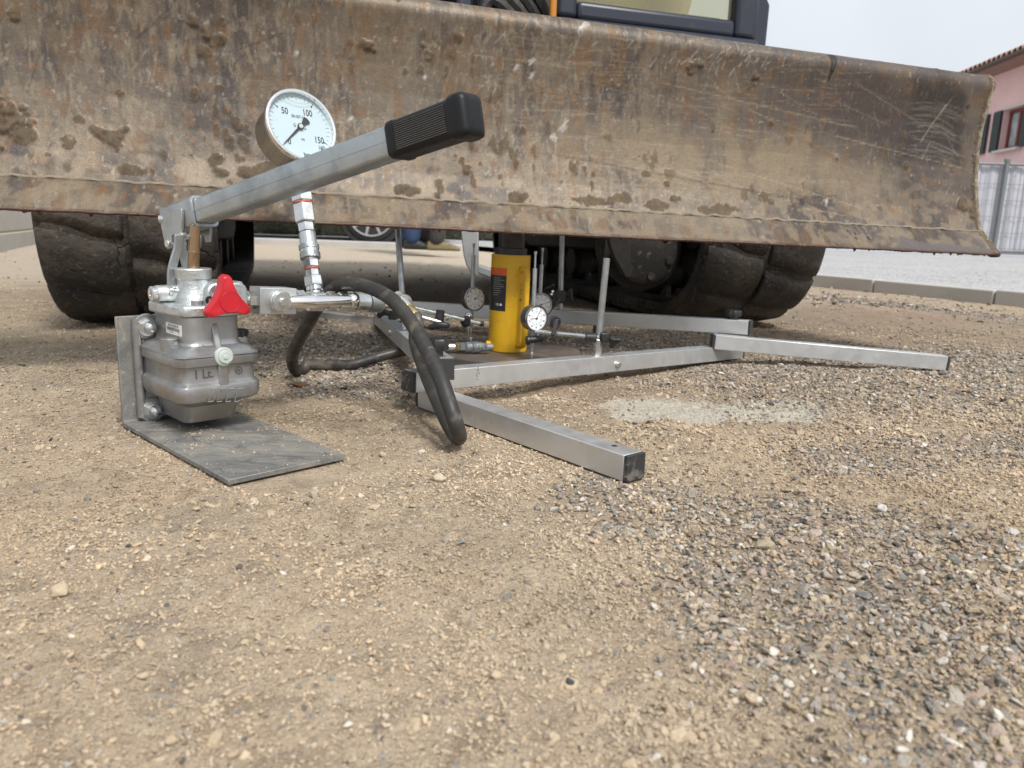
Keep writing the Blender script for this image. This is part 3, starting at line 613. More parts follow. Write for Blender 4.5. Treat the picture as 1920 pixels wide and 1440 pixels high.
for dx, dy in ((WB_, 0), (0, 1.70), (WB_, 1.70)):
    t2 = share('tyre', tyre, car, frameM(V(CX+dx, CY+dy, .052+RW)-0, V(1, 0, 0), V(0, 1, 0), V(0, 0, 1)) if False else Matrix.Translation((dx, dy if dy == 0 else dy-.14, 0))); share('rim', rim, t2, Matrix.Identity(4))
mb = MB(cf)
for dx in (0, WB_): mb.lathe(V(dx, -.0445, RW), V(0, 1, 0), [(0, RW+.055), (.004, RW+.06), (.02, RW+.06), (.021, RW+.0)], 40)
mb.build('wheel_arch', MT['tyre'], body)

# ------------------------------------------------------------------ low hedge behind the parked car, added to fill its dark shadow band
hg = thing('shadow_fill_hedge', 'low dull green hedge added to fill the dark shadow band behind the parked car', 'hedge', (CX-1.5, CY+2.6, .05))
g = np.random.default_rng(21); mb = MB()
for k in range(5200):
    c = V(g.uniform(-5.5, 3.6), g.normal(0, .16), g.uniform(.0, .62)*g.uniform(.6, 1)); a, b = g.uniform(.018, .035), g.uniform(.012, .02); d = nrm(g.normal(size=3)); e = nrm(np.cross(d, g.normal(size=3))); mb.v += [c-d*a, c+e*b, c+d*a, c-e*b]; n = len(mb.v); mb.f.append([n-4, n-3, n-2, n-1])
o = mb.build('foliage', MT['leaf'], None, smooth=0, fixn=False); o.parent = hg; tag(o, kind='stuff')
mb = MB(); mb.box(V(-1, 0, .2), (9, .22, .42)); o = mb.build('stems', mat('hedge twigs', (.03, .028, .02), .9, 0, [(20, (.05, .055, .03), .4, .6, .8)], [(40, .8, .02)]), None, bevel=.05); o.parent = hg

# ------------------------------------------------------------------ two people walking behind (only their lower legs show under the blade)
def person(px, py, label, trousers, jacket, shoe, stride, Yoff=0.0):
    F = gnd(px, py, .052); F = V(F[0], F[1]+Yoff, .052); t = thing('person', label, 'person', F, 'people walking behind the excavator')
    def skin(name, pts, edges, rad, m, root=0, sub=2):
        me = bpy.data.meshes.new(name); me.from_pydata(pts, edges, []); o = bpy.data.objects.new(name, me); COL.objects.link(o); o.parent = t
        o.modifiers.new('skin', 'SKIN'); me.materials.append(m); 
        for i, r in enumerate(rad): me.skin_vertices[0].data[i].radius = (r, r) if not hasattr(r, '__len__') else r
        me.skin_vertices[0].data[root].use_root = True; s = o.modifiers.new('sub', 'SUBSURF'); s.levels = sub; s.render_levels = sub; o.modifiers['skin'].use_smooth_shade = True; return o
    s = stride
    an = [(.05, -.10, .09), (-s*.9, .10, .09+s*.16)]; kn = [(.03+s*.3, -.10, .50), (-s*.25, .10, .50)]; hp = [(.0, -.09, .90), (.0, .09, .90)]; pel = (0, 0, .96)
    P = [pel, hp[0], kn[0], an[0], hp[1], kn[1], an[1], (0, 0, 1.15), (0.01, 0, 1.38), (.02, 0, 1.50), (.03, 0, 1.60), (.035, 0, 1.70), (0, -.18, 1.40), (-.04+s*.3, -.23, 1.13), (.04+s*.5, -.22, .89), (.06+s*.5, -.22, .82), (0, .18, 1.40), (-.02-s*.3, .23, 1.13), (.03-s*.4, .22, .89), (.05-s*.4, .22, .82)]
    E_ = [(0, 1), (1, 2), (2, 3), (0, 4), (4, 5), (5, 6), (0, 7), (7, 8), (8, 9), (9, 10), (10, 11), (8, 12), (12, 13), (13, 14), (14, 15), (8, 16), (16, 17), (17, 18), (18, 19)]
    skin('body', P, E_, [.13, .075, .052, .036, .075, .052, .036, .12, .13, .055, .085, .07, .05, .04, .028, .026, .05, .04, .028, .026], MT['skin'])
    for k, (sgn, j) in enumerate(((-1, 15), (1, 19))):
        mb = MB(); h = V(*P[j]); 
        for q in range(4): mb.tube([h+V(.022-.015*q, 0, 0), h+V(.024-.015*q, 0, -.04-.006*(q in (1, 2))), h+V(.026-.015*q, -.008*sgn, -.075-.01*(q in (1, 2)))], [.009, .008, .006], 6)
        mb.tube([h+V(.02, -.004*sgn, .02), h+V(.045, -.012*sgn, -.01), h+V(.05, -.014*sgn, -.04)], [.011, .009, .007], 6)
        mb.frame = None; o = mb.build('hand', MT['skin'], None); o.parent = t
    skin('trousers', [pel, hp[0], kn[0], tuple(np.array(an[0])+(-.01, 0, -.06)), hp[1], kn[1], tuple(np.array(an[1])+(-.01, 0, -.06))], [(0, 1), (1, 2), (2, 3), (0, 4), (4, 5), (5, 6)], [.16, .105, .085, .072, .105, .085, .072], trousers)
    skin('jacket', [(0, 0, 1.0), (0, 0, 1.16), (.01, 0, 1.38), (.02, 0, 1.47), P[12], P[13], tuple(np.array(P[14])+(0, 0, .03)), P[16], P[17], tuple(np.array(P[18])+(0, 0, .03))], [(0, 1), (1, 2), (2, 3), (2, 4), (4, 5), (5, 6), (2, 7), (7, 8), (8, 9)], [.15, .15, .155, .08, .068, .056, .045, .068, .056, .045], jacket)
    skin('hair', [(.01, 0, 1.68), (.02, 0, 1.74)], [(0, 1)], [.085, .075], MT['hair'])
    for i, a in enumerate(an):
        a = V(*a); tilt = 0 if i == 0 else .55*min(1, s*2.2); cx, sx = math.cos(tilt), math.sin(tilt); X = V(cx, 0, -sx); Z = V(sx, 0, cx); O = a+X*(-.08)-Z*.09
        mb = MB((O, X, V(0, 1, 0), Z)); R2 = [[V(u, w_*c, z) for c, z in ((-1, 0), (-1.02, .022), (-.85, hh*.7), (-.35, hh), (.35, hh), (.85, hh*.7), (1.02, .022), (1, 0))] for u, w_, hh in ((-.012, .026, .05), (.0, .036, .085), (.06, .038, .105), (.12, .040, .085), (.17, .046, .066), (.225, .046, .052), (.262, .030, .034), (.270, .016, .022))]
        mb.rings(R2); o = mb.build('shoe', shoe, None, smooth=60, sub=1); o.parent = t
    return t
MTp = MT
person(768, 467, 'person in blue jeans and black shoes walking behind the excavator', MT['denim'], MT['jacketb'], MT['blackshoe'], .02)
person(812, 469, 'person in dark trousers and tan work shoes walking with one heel lifted', MT['darkcloth'], MT['jacket'], MT['tanshoe'], .10)
# ------------------------------------------------------------------ excavator
TH = math.radians(17.6); BU = V(math.cos(TH), math.sin(TH), 0); BW = V(-math.sin(TH), math.cos(TH), 0); ZZ = V(0, 0, 1)
PR = V(1.077, 1.730, 0.242)-BU*.008; BX = nrm(BU+V(0, 0, -.0158)); BLEN = 2.06
exc = thing('excavator', 'dirty tracked excavator with a rusty brown dozer blade in front and a navy cab', 'excavator', (0.2, 2.6, 0))
def bl(x, y, s=.085):
    P = onplane(x, y, PR+BW*s, BW)-PR; U = float(P@BX); return U, float(P[2]+.0158*U)
def painted_mat(name, rough=.54, metal=.22):
    m = bpy.data.materials.new(name); m.use_nodes = True; t = NT(m); co = t.coord('Object')
    a = t.attr('wear').outputs['Color']; k = t.attr('mud').outputs['Fac']
    st = t.coord('Object', (1, 1, .35)); f1 = t.noise(co, 420, 4, .7); f2 = t.noise(st, 130, 5, .7); f3 = t.noise(co, 900, 2, .6)
    col = t.mix(t.ramp(f1, .40, .62, 0, .55), a, t.mix(.5, a, (.05, .042, .038)))
    col = t.mix(t.ramp(f2, .54, .72, 0, .30), col, (.30, .235, .165)); col = t.mix(t.ramp(f3, .60, .74, 0, .38), col, (.46, .41, .34))
    col = t.mix(t.ramp(f2, .44, .28, 0, .32), col, (.075, .060, .055))
    t.link(col, t.b.inputs['Base Color']); t.b.inputs['Metallic'].default_value = metal
    t.link(t.ramp(k, 0, .6, rough-.06, .95), t.b.inputs['Roughness']); t.b.inputs['Specular IOR Level'].default_value = .4
    nb = t.bump(f1, .35, .0012); nb = t.bump(t.noise(co, 90, 4, .6), .3, .003, nb); t.link(nb, t.b.inputs['Normal']); return m
MT['blade'] = painted_mat('worn rusty blade steel')
CLODS = [(15, 222, 34, .016, 1.2), (52, 255, 20, .01, 1), (212, 262, 26, .012, 1), (130, 268, 14, .007, 1.2), (95, 290, 9, .005, 1), (150, 225, 10, .005, .8), (392, 62, 16, .012, 1.2), (412, 75, 14, .013, 1), (365, 40, 12, .012, 1), (385, 95, 12, .007, 1), (420, 40, 12, .009, 1),
         (33, 25, 9, .008, 1), (227, 175, 7, .008, 1.1), (455, 42, 6, .008, 1), (690, 80, 15, .016, .8), (700, 90, 9, .012, .6), (800, 84, 7, .012, 1), (808, 104, 7, .008, 1), (765, 132, 5, .007, 1), (795, 133, 8, .006, 1.2), (866, 72, 7, .006, 1.3), (868, 305, 6, .006, 1.5), (876, 318, 7, .008, 1), (855, 293, 5, .003, .9),
         (415, 165, 6, .005, 1), (370, 180, 9, .006, 1.6), (450, 237, 7, .005, 1), (460, 270, 9, .004, 1.2), (410, 300, 12, .006, .8), (425, 210, 5, .004, 1),
         (1260, 372, 16, .009, .7), (1248, 345, 5, .006, 1), (1110, 326, 5, .008, 1.1), (1212, 327, 10, .005, .5), (1425, 370, 12, .006, .7), (1437, 378, 7, .005, .7), (1705, 312, 7, .010, 1), (1640, 390, 9, .004, .6), (1480, 388, 6, .004, 1), (1345, 235, 4, .008, 2.2), (1310, 120, 12, .009, .7), (1300, 128, 9, .010, 1), (1418, 150, 13, .010, 1.1), (1412, 160, 8, .010, 1.3),
         (1455, 232, 7, .006, 1), (1575, 298, 4, .006, 1), (965, 372, 16, .008, .5), (760, 358, 20, .007, .4), (1160, 372, 30, .004, .3), (1100, 378, 40, .005, .25), (1220, 385, 30, .005, .3), (1340, 395, 40, .004, .25), (480, 326, 28, .008, .4), (420, 326, 20, .007, .4), (250, 320, 20, .005, .4), (505, 318, 16, .008, .5), (1800, 385, 14, .012, .8), (1815, 400, 10, .012, 1), (520, 175, 6, .004, 1), (1660, 375, 4, .004, 1), (1775, 300, 4, .004, 1.4), (1790, 320, 5, .004, 1.4)]
def paint_blade(U, Z):
    """wear colour, mud amount and mud thickness on the blade face; U along it, Z up it, in metres"""
    nz = lambda a, b, s, o=4: fbm(U*a+3.1, Z*b+1.7, s, o)
    c = np.empty(U.shape+(3,)); c[:] = (.160, .135, .113)
    def lay(colr, f): 
        f = np.clip(f, 0, 1)[..., None]; c[:] = c*(1-f)+np.array(colr)*f
    right = sstep(-1.15, -.2, U); low = sstep(.22, .06, Z); left = sstep(-1.1, -1.9, U)
    lay((.090, .077, .075), .85*sstep(.42, .60, nz(13, 8, 3)))                      # bare purple brown steel
    lay((.27, .228, .168), (.60-.44*right)*sstep(.50, .66, nz(85, 14, 11, 5)))                  # thin film of dried mud, streaked down
    lay((.29, .242, .175), (.26+.5*low)*sstep(.42, .62, nz(17, 11, 21, 5)))
    lay((.33, .28, .205), (.65-.35*right)*sstep(.54, .66, nz(170, 70, 61, 4)))
    lay((.062, .050, .048), (.52-.28*right)*sstep(.55, .67, nz(120, 34, 71, 5)))
    lay((.066, .054, .050), .85*sstep(.50, .66, nz(6.5, 5, 73, 4))); lay((.235, .20, .15), .6*sstep(.52, .68, nz(7.5, 6, 75, 4))); lay((.20, .145, .085), .5*sstep(.54, .68, nz(11, 8, 77, 4))*sstep(-.9, -1.3, U))
    lay((.085, .070, .068), .85*right*sstep(.15, .27, Z)*sstep(.30, .58, nz(5, 5, 79, 4)))
    lay((.22, .125, .06), .60*sstep(.56, .70, nz(50, 28, 81, 5)))                 # rust
    lay((.24, .115, .045), .7*sstep(.71, .79, nz(95, 70, 91, 4)))
    lay((.15, .125, .115), .35*sstep(.45, .6, nz(5, 3, 101, 3))*right)
    lay((.34, .275, .19), .55*low*sstep(.42, .60, nz(40, 60, 111, 4)))
    lay((.42, .38, .32), .7*sstep(.74, .80, nz(150, 100, 121, 4)))
    g = np.random.default_rng(3)
    def scratch(x0, y0, x1, y1, colr, w=.0013, a=.7, bow=0.0):
        p = np.array(bl(x0, y0)); q = np.array(bl(x1, y1)); d = q-p; L = np.hypot(*d)
        if L < 1e-4: return
        bx0, bx1 = sorted((p[0], q[0])); bz0, bz1 = sorted((p[1], q[1])); e = .02+abs(bow)
        i0 = np.searchsorted(U1, bx0-e); i1 = np.searchsorted(U1, bx1+e)
        if i1-i0 < 2: return
        uu = U[i0:i1]; zz = Z[i0:i1]; t = ((uu-p[0])*d[0]+(zz-p[1])*d[1])/(L*L); off = ((uu-p[0])*-d[1]+(zz-p[1])*d[0])/L-bow*4*t*(1-t)
        f = np.exp(-(off/w)**2)*sstep(-.02, .08, t)*sstep(1.02, .92, t)*a*(.35+.65*vnoise(t*L*160, off*0+x0, 5))
        f = np.clip(f, 0, 1)[..., None]; c[i0:i1] = c[i0:i1]*(1-f)+np.array(colr)*f
    U1 = U[:, 0]
    tan = (.42, .36, .26)
    # streaky tan wash right of centre, dark clean steel at the right end
    for x, y, rx, rz, am in ((1500, 300, .10, .07, .8), (1430, 330, .16, .06, .7), (1600, 330, .10, .05, .6), (1180, 270, .2, .05, .5), (1380, 280, .03, .1, .6), (1250, 300, .12, .05, .4)):
        a, b = bl(x, y); d = np.hypot((U-a+.25*(Z-b))/rx, (Z-b)/rz); lay((.33, .265, .175), am*sstep(1.3, .2, d+1.4*(nz(30, 14, 131, 4)-.5)))
    a, b = bl(1765, 235); d = np.maximum(np.abs(U-a)/.085, np.abs(Z-b)/.085); lay((.046, .038, .038), .95*sstep(1.15, .8, d+.9*(nz(14, 14, 141, 4)-.5)))
    a, b = bl(1640, 215); d = np.hypot((U-a)/.14, (Z-b)/.07); lay((.085, .066, .062), .7*sstep(1.2, .5, d+1.2*(nz(16, 16, 151, 4)-.5)))
    for k in range(24):       # brushed arcs on the dark patch
        y = 190+k*4.6+g.normal(0, 2); x0 = 1700+g.uniform(0, 30); scratch(x0, y+g.normal(0, 3), 1815+g.uniform(-25, 15), y+14+g.uniform(-3, 16), (.27, .235, .205), .0013, g.uniform(.35, .95), g.uniform(.004, .014))
    for k in range(330):      # fine, mostly level scratches in the middle of the blade
        x = g.uniform(880, 1560); y = g.uniform(60, 380); l = g.uniform(20, 130); sl = g.normal(.02, .10); scratch(x, y, x+l, y+l*sl, tan, g.uniform(.0006, .0012), g.uniform(.15, .55))
    for k in range(120):      # steep scratches everywhere
        x = g.uniform(0, 1850); y = g.uniform(0, 380); l = g.uniform(15, 80); an = g.normal(1.45, .35); scratch(x, y, x+l*math.cos(an), y+l*math.sin(an), tan if g.random() < .65 else (.06, .045, .04), g.uniform(.0006, .0014), g.uniform(.25, .75))
    for k in range(60):
        x = g.uniform(1050, 1700); y = g.uniform(130, 360); l = g.uniform(40, 160); an = g.normal(.42, .12); scratch(x, y, x+l*math.cos(an), y+l*math.sin(an), tan, g.uniform(.0006, .0012), g.uniform(.2, .6))
    for a in ((1230, 150, 1620, 240), (1560, 250, 1830, 320), (1330, 300, 1620, 395), (1180, 290, 1330, 345), (855, 95, 940, 110), (250, 130, 280, 90), (1490, 390, 1620, 412)): scratch(*a, (.44, .37, .27), .0012, .8)
    for a in ((330, 10, 255, 75), (345, 15, 270, 60), (75, 100, 52, 175), (455, 90, 540, 60), (425, 240, 425, 305), (435, 250, 432, 290), (1040, 290, 1480, 372), (1480, 372, 1600, 412), (250, 165, 250, 120), (265, 40, 262, 120)): scratch(*a, (.055, .035, .03), .0016, .8)
    for a in ((1785, 190, 1735, 265), (1780, 195, 1733, 270), (1755, 265, 1735, 300)): scratch(*a, (.40, .37, .34), .0012, .8)
    for x, y, l in ((1055, 245, 26), (1040, 262, 14), (1000, 120, 16), (970, 130, 12), (1092, 55, 22), (1100, 50, 15), (1000, 145, 12), (660, 225, 8), (800, 145, 8), (1540, 382, 10), (560, 100, 8)):     # white knocks
        for k in range(5): scratch(x+g.normal(0, 3), y+g.normal(0, 3), x+l*g.uniform(.4, .8), y-l*g.uniform(.3, 1), (.62, .60, .57), .0018, .8)
    for k in range(26): 
        x, y = g.normal(1360, 60), g.normal(105, 14); scratch(x, y, x-g.uniform(3, 12), y+g.uniform(6, 22), (.60, .57, .52), .0013, .75)
    for k in range(26): 
        x, y = g.normal(1010, 110), g.normal(70, 22); scratch(x, y, x+g.normal(0, 8), y+g.uniform(5, 22), (.56, .52, .46), .0014, .7)
    # orange run below the streak
    for a in ((1445, 225, 1575, 298), (1575, 298, 1605, 360), (1455, 195, 1452, 230)):
        for k in range(6): scratch(a[0]+g.normal(0, 3), a[1]+g.normal(0, 3), a[2]+g.normal(0, 3), a[3]+g.normal(0, 3), (.24, .145, .07), .0017, .38)
    # dark greasy drips and spots
    a, b = bl(1567, 106); q, e = bl(1558, 150)
    lay((.012, .012, .014), sstep(.0115, .008, np.hypot(U-a, (Z-b)*.8)+.003*(nz(90, 90, 5)-.5)))
    p_ = np.array([a, b]); d_ = np.array([q, e])-p_; t_ = np.clip(((U-a)*d_[0]+(Z-b)*d_[1])/(d_@d_), 0, 1); lay((.012, .012, .014), sstep(1.25, .8, np.hypot(U-a-t_*d_[0], Z-b-t_*d_[1])/(.008-.0055*t_)))
    for x, y, r in ((1497, 379, .007), (1560, 432, .003), (1570, 437, .003), (1578, 428, .0025), (1590, 445, .004), (1566, 445, .003), (1820, 200, .005)):
        a, b = bl(x, y); lay((.03, .026, .024), sstep(1.2, .8, np.hypot(U-a, Z-b)/r))
    # mud stuck on
    mud = np.zeros_like(U); h = np.zeros_like(U)
    for x, y, r, th, asp in CLODS:
        a, b = bl(x, y); R = r*pxm(PR+BX*a); n1 = fbm(U*45+x, Z*45+y, 7, 4)-.5
        i0 = np.searchsorted(U1, a-R*3); i1 = np.searchsorted(U1, a+R*3)
        if i1-i0 < 1: continue
        d = np.hypot((U[i0:i1]-a), (Z[i0:i1]-b)/asp)/R+1.9*n1[i0:i1]+.9*(fbm(U[i0:i1]*150, Z[i0:i1]*150, 8, 3)-.5); f = sstep(1.05, .85, d)
        mud[i0:i1] = np.maximum(mud[i0:i1], f); h[i0:i1] = np.maximum(h[i0:i1], th*.24*f*(.15+1.6*sstep(.25, .75, fbm(U[i0:i1]*110, Z[i0:i1]*110, 9, 3))))
    s = sstep(.64, .74, nz(60, 34, 161, 4))*sstep(.48, .62, nz(6, 6, 163, 2)); mud = np.maximum(mud, .75*s); h = np.maximum(h, .0018*s*fbm(U*200, Z*200, 19, 2))
    e = sstep(-.022, -.008, U)*sstep(.25, .35, nz(30, 40, 171, 3)); mud = np.maximum(mud, e); h = np.maximum(h, .0045*e*fbm(U*120, Z*120, 29, 3))
    mc = np.array((.165, .125, .082))*(.72+.6*fbm(U*80, Z*80, 33, 3))[..., None]; f = (mud*.72)[..., None]; c[:] = c*(1-f)+mc*f
    c *= np.array((.75, .72, .69)); return c, mud, h
def blade_grid(name, nu, prof, parent, seed=0, edge=False):
    P = np.array(prof); L = np.concatenate([[0], np.cumsum(np.hypot(*np.diff(P, axis=0).T))]); nv = max(6, int(L[-1]/.0027))
    s = np.interp(np.linspace(0, L[-1], nv), L, P[:, 0]); z = np.interp(np.linspace(0, L[-1], nv), L, P[:, 1])
    ts = np.gradient(s); tz = np.gradient(z); n = np.hypot(ts, tz); ns, nz_ = -tz/n, ts/n      # outward: toward the front (-s)
    u = np.linspace(-BLEN, 0, nu); Ug, Zg = np.meshgrid(u, z, indexing='ij'); c, mud, h = paint_blade(Ug, Zg)
    if edge:      # scalloped rust rim and the dark bare strip at the right end of the cutting edge
        zt = .016+.012*(fbm(Ug*28, Ug*0, 43, 4)-.3); q = sstep(-.27, -.25, Ug+.012*fbm(Ug*50, Zg*50, 3, 2))
        top = np.interp(u, [-.30, -.262, -.255, -.20, -.12, -.02, 0], [.0, .016, .031, .020, .0175, .012, .010]); f = sstep(.0015, -.0015, Zg-top[:, None]-.006*(fbm(Ug*90, Zg*20, 55, 3)-.5)); 
        f = (f*.9)[..., None]; c = c*(1-f)+np.array((.115, .098, .098))*f
        f = (sstep(.0055, .0015, Zg-.004*(fbm(Ug*60, Zg*0, 66, 3)-.5))*.85)[..., None]; c = c*(1-f)+np.array((.075, .032, .018))*f
        h = h+.002*fbm(Ug*70, Zg*70, 67, 3)*sstep(.008, .0, Zg)
    h = h+.0012*(fbm(Ug*12, Zg*12, 71, 3)-.5)
    S = s[None, :]+ns[None, :]*h; Zz = z[None, :]+nz_[None, :]*h
    if edge: Zz = Zz-.002*sstep(.006, 0, Zg)*(fbm(Ug*45, Ug*0, 73, 4)-.35)
    W = PR[None, None]+BX*Ug[..., None]+BW*S[..., None]+ZZ*Zz[..., None]-np.array(exc.location)
    me = grid_mesh(name, W[..., 0], W[..., 1], W[..., 2]); set_attr(me, 'wear', np.concatenate([c, np.ones(c.shape[:2]+(1,))], 2), 'FLOAT_COLOR'); set_attr(me, 'mud', mud)
    me.flip_normals(); me.materials.append(MT['blade']); o = bpy.data.objects.new(name, me); COL.objects.link(o); o.parent = parent; return o
pc = (.1060, .364); pr_ = .027
mould = [(.052, .046), (.060, .060), (.074, .095), (.0855, .14), (.0925, .185), (.0955, .23), (.0940, .275), (.0885, .318), (.0835, .342)]
pipe = [(pc[0]+pr_*math.cos(math.radians(a)), pc[1]+pr_*math.sin(math.radians(a))) for a in range(204, -1, -8)]
blade = blade_grid('dozer_blade', 820, mould+pipe[1:], exc)
edge = blade_grid('cutting_edge', 820, [(.016, -.0008), (.0, .0), (.0475, .0470), (.0492, .0484), (.0600, .0490)], blade, edge=True)
bfr = (PR, BX, BW, ZZ)
mb = MB(bfr); back = [(p[0]+.016, p[1]) for p in mould[::-1]]
mb.prism([(.0600, .0500), *[(p[0]+.0015, p[1]) for p in mould[2:-1]], (.098, .352), *back[1:], (.050, .025), (.0225, .0005), (.0165, .0005), (.0600, .0440)], V(-BLEN, 0, 0), V(0, 1, 0), V(0, 0, 1), V(BLEN-.0115, 0, 0))
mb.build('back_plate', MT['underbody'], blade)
mb = MB(bfr); ep = [(-.002, -.001), (.022, -.001), (.072, .048), (.100, .12), (.110, .19), (.112, .25), (.112, .30)]+[(pc[0]+(pr_+.0035)*math.cos(math.radians(a)), pc[1]+(pr_+.0035)*math.sin(math.radians(a))) for a in range(-60, 200, 20)]+[(.0835, .318), (.0890, .275), (.0905, .23), (.0875, .185), (.0805, .14), (.069, .095), (.055, .060), (.047, .0485)]
g = np.random.default_rng(12)
def jit(p, a): return (p[0]+g.normal(0, a), p[1]+g.normal(0, a))
MT['seam'] = mat('mud filled seam', (.235, .198, .148), .9, 0, [(40, (.15, .122, .092), .45, .65, .7)], [(150, .5, .002)])
for x0 in (-.0105, -BLEN-.012): mb.prism([jit(p, .0012) for p in ep], V(x0, 0, 0), V(0, 1, 0), V(0, 0, 1), V(.011, 0, 0))
MT['crust'] = mat('dried mud crust', (.17, .135, .095), .9, .0, [(60, (.30, .255, .185), .45, .6, .8), (150, (.07, .058, .05), .55, .68, .8), (240, (.42, .38, .32), .62, .7, .6)], [(140, .8, .004), (40, .5, .006)])
mb.build('end_plate', MT['crust'], blade, bevel=.003)
# crumbs of mud hanging from the cutting edge and packed on the right end
mb = MB(bfr)
MT['rustcrust'] = mat('rust crust', (.085, .04, .024), .95, 0, [(90, (.14, .10, .07), .5, .65, .7)], [(200, .6, .003)]); rc = MB(bfr)
for k in range(120):
    r = g.uniform(.0010, .0030); u_ = -g.random()**1.4*1.9; rc.lathe(V(u_, .006+g.normal(0, .003), g.uniform(-.002, .001)), V(g.normal(0, .2), g.normal(0, .2), -1), [(0, r), (r*.7, r*.9), (r*g.uniform(1.0, 2.0), r*.3)], 6)
for k in range(36):
    i = g.integers(0, 9); p = mould[min(i, 8)]; r = g.uniform(.0012, .0032); z = g.uniform(.0, .33); s = np.interp(z, [m_[1] for m_ in mould], [m_[0] for m_ in mould]); s = s if z > .05 else z*1.0
    mb.lathe(V(g.uniform(-.016, .001), s-.002, z), V(g.normal(0, 1), -1.5, g.normal(0, 1)), [(-r*.6, r*.5), (0, r), (r*.5, r*.8), (r*.8, r*.2)], 7)
tag(mb.build('mud_crumbs', MT['crust'], blade, smooth=50), kind='stuff'); tag(rc.build('rust_crumbs', MT['rustcrust'], blade, smooth=50), kind='stuff')
# weld bead between mouldboard and cutting edge
mb = MB(bfr); mb.tube([V(-BLEN+i*.01, .0530+.0008*math.sin(i*2.1), .0498+.0009*math.sin(i*1.3)+.0007*g.normal()) for i in range(int(BLEN/.01))], [.0030+.0009*abs(math.sin(i*1.7)) for i in range(int(BLEN/.01))], 6); mb.build('weld_bead', MT['seam'], blade, smooth=60)

# tracks
TT = math.radians(16.5); TU = V(math.cos(TT), math.sin(TT), 0); TW = V(-math.sin(TT), math.cos(TT), 0)
TRK = .28; TLEN = 1.75; TWID = .37
def loop_pt(d, R):
    """point and outward normal on the track loop (w, z), d in metres from the lowest front tangent point, going forward"""
    half = math.pi*TRK; tot = 2*TLEN+2*half; d %= tot; k = R
    if d < half:
        a = -math.pi/2-d/TRK; return V(TRK+k*math.cos(a), TRK+k*math.sin(a)), V(math.cos(a), math.sin(a))
    d -= half
    if d < TLEN: return V(TRK+d, TRK+k), V(0, 1)
    d -= TLEN
    if d < half:
        a = math.pi/2-d/TRK; return V(TRK+TLEN+k*math.cos(a), TRK+k*math.sin(a)), V(math.cos(a), math.sin(a))
    d -= half; return V(TRK+TLEN-d, TRK-k), V(0, -1)
TOT = 2*TLEN+2*math.pi*TRK
def make_track(F, side):
    """F: middle of the front face at ground level; side: +1 if the machine's middle lies toward -u"""
    fr = (F, TU, TW, ZZ); n = 110
    mb = MB(fr); rs = []
    for i in range(n):
        d = TOT*i/n; (w0, z0), _ = loop_pt(d, TRK-.018); (w1, z1), _ = loop_pt(d, TRK-.062); h = TWID/2; e = .022
        (w2, z2), _ = loop_pt(d, TRK-.018-e*.8)
        rs.append([V(-h, w2, z2), V(-h+e, w0, z0), V(-.012, w0, z0), V(.012, w0, z0), V(h-e, w0, z0), V(h, w2, z2), V(h, w1, z1), V(.06, w1, z1), V(-.06, w1, z1), V(-h, w1, z1)])
    mb.rings(rs, cap=False, closed=True); tr = mb.build('rubber_track', MT['rubber'], exc, smooth=40)
    g2 = np.random.default_rng(int(abs(F[0])*1000)); lugs = []
    pitch = TOT/34
    for i in range(34):       # worn tread lugs in two staggered rows, edges rounded over
        for row in (-1, 1):
            d0 = pitch*(i+(.5 if row > 0 else 0)); mb = MB(fr); R2 = []
            for k in range(7):
                d = d0-pitch*.46+pitch*.92*k/6; up = (.010+.006*g2.random())*(1 if 0 < k < 6 else .1)
                ins, out = .006*row, (TWID/2-.004)*row; mid = (ins+out)/2; sk = pitch*.16*row
                def q(x, lift, dd): 
                    (w, z), _ = loop_pt(d+dd, TRK-.019+lift); return V(x, w, z)
                R2.append([q(ins, -.01, sk), q(ins, up*.95, sk), q(mid*.7, up, sk*.5), q(mid, up, 0), q(out-.045*row, up*.98, -sk*.4), q(out-.018*row, up*.72, -sk*.5), q(out, up*.1, -sk*.5), q(out, -.02, -sk*.5)])
            mb.rings(R2); lugs.append(mb.build('lug', MT['rubber'], tr, smooth=42, bevel=.004, seg=1))
    # inner guide teeth, idler, rollers, frame
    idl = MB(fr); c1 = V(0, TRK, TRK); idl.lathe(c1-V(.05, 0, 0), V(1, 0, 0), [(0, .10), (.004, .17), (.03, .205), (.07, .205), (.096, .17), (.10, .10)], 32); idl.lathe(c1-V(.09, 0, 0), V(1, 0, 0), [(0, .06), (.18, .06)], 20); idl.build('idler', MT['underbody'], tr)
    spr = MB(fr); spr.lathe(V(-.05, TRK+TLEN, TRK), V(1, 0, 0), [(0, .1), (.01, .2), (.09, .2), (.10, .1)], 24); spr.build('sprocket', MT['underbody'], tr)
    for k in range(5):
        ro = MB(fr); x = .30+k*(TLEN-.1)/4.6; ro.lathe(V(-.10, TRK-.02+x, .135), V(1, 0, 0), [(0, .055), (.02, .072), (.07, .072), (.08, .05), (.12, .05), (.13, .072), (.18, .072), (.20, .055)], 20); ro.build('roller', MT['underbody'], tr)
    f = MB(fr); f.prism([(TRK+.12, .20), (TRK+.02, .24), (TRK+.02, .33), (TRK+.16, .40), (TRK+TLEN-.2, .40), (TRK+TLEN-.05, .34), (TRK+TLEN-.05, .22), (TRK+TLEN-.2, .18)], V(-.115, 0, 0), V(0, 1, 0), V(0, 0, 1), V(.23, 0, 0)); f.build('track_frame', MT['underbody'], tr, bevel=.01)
    gt = MB(fr)
    for i in range(44):
        (w, z), nn = loop_pt(TOT*i/44, TRK-.075)
        for x in (-.045, .045): gt.box(V(x, w, z), (.025, .05, .04), (V(1, 0, 0), V(0, -nn[1], nn[0]), V(0, nn[0], nn[1])))
    gt.build('guide_teeth', MT['rubber'], tr, bevel=.006, seg=1); return tr
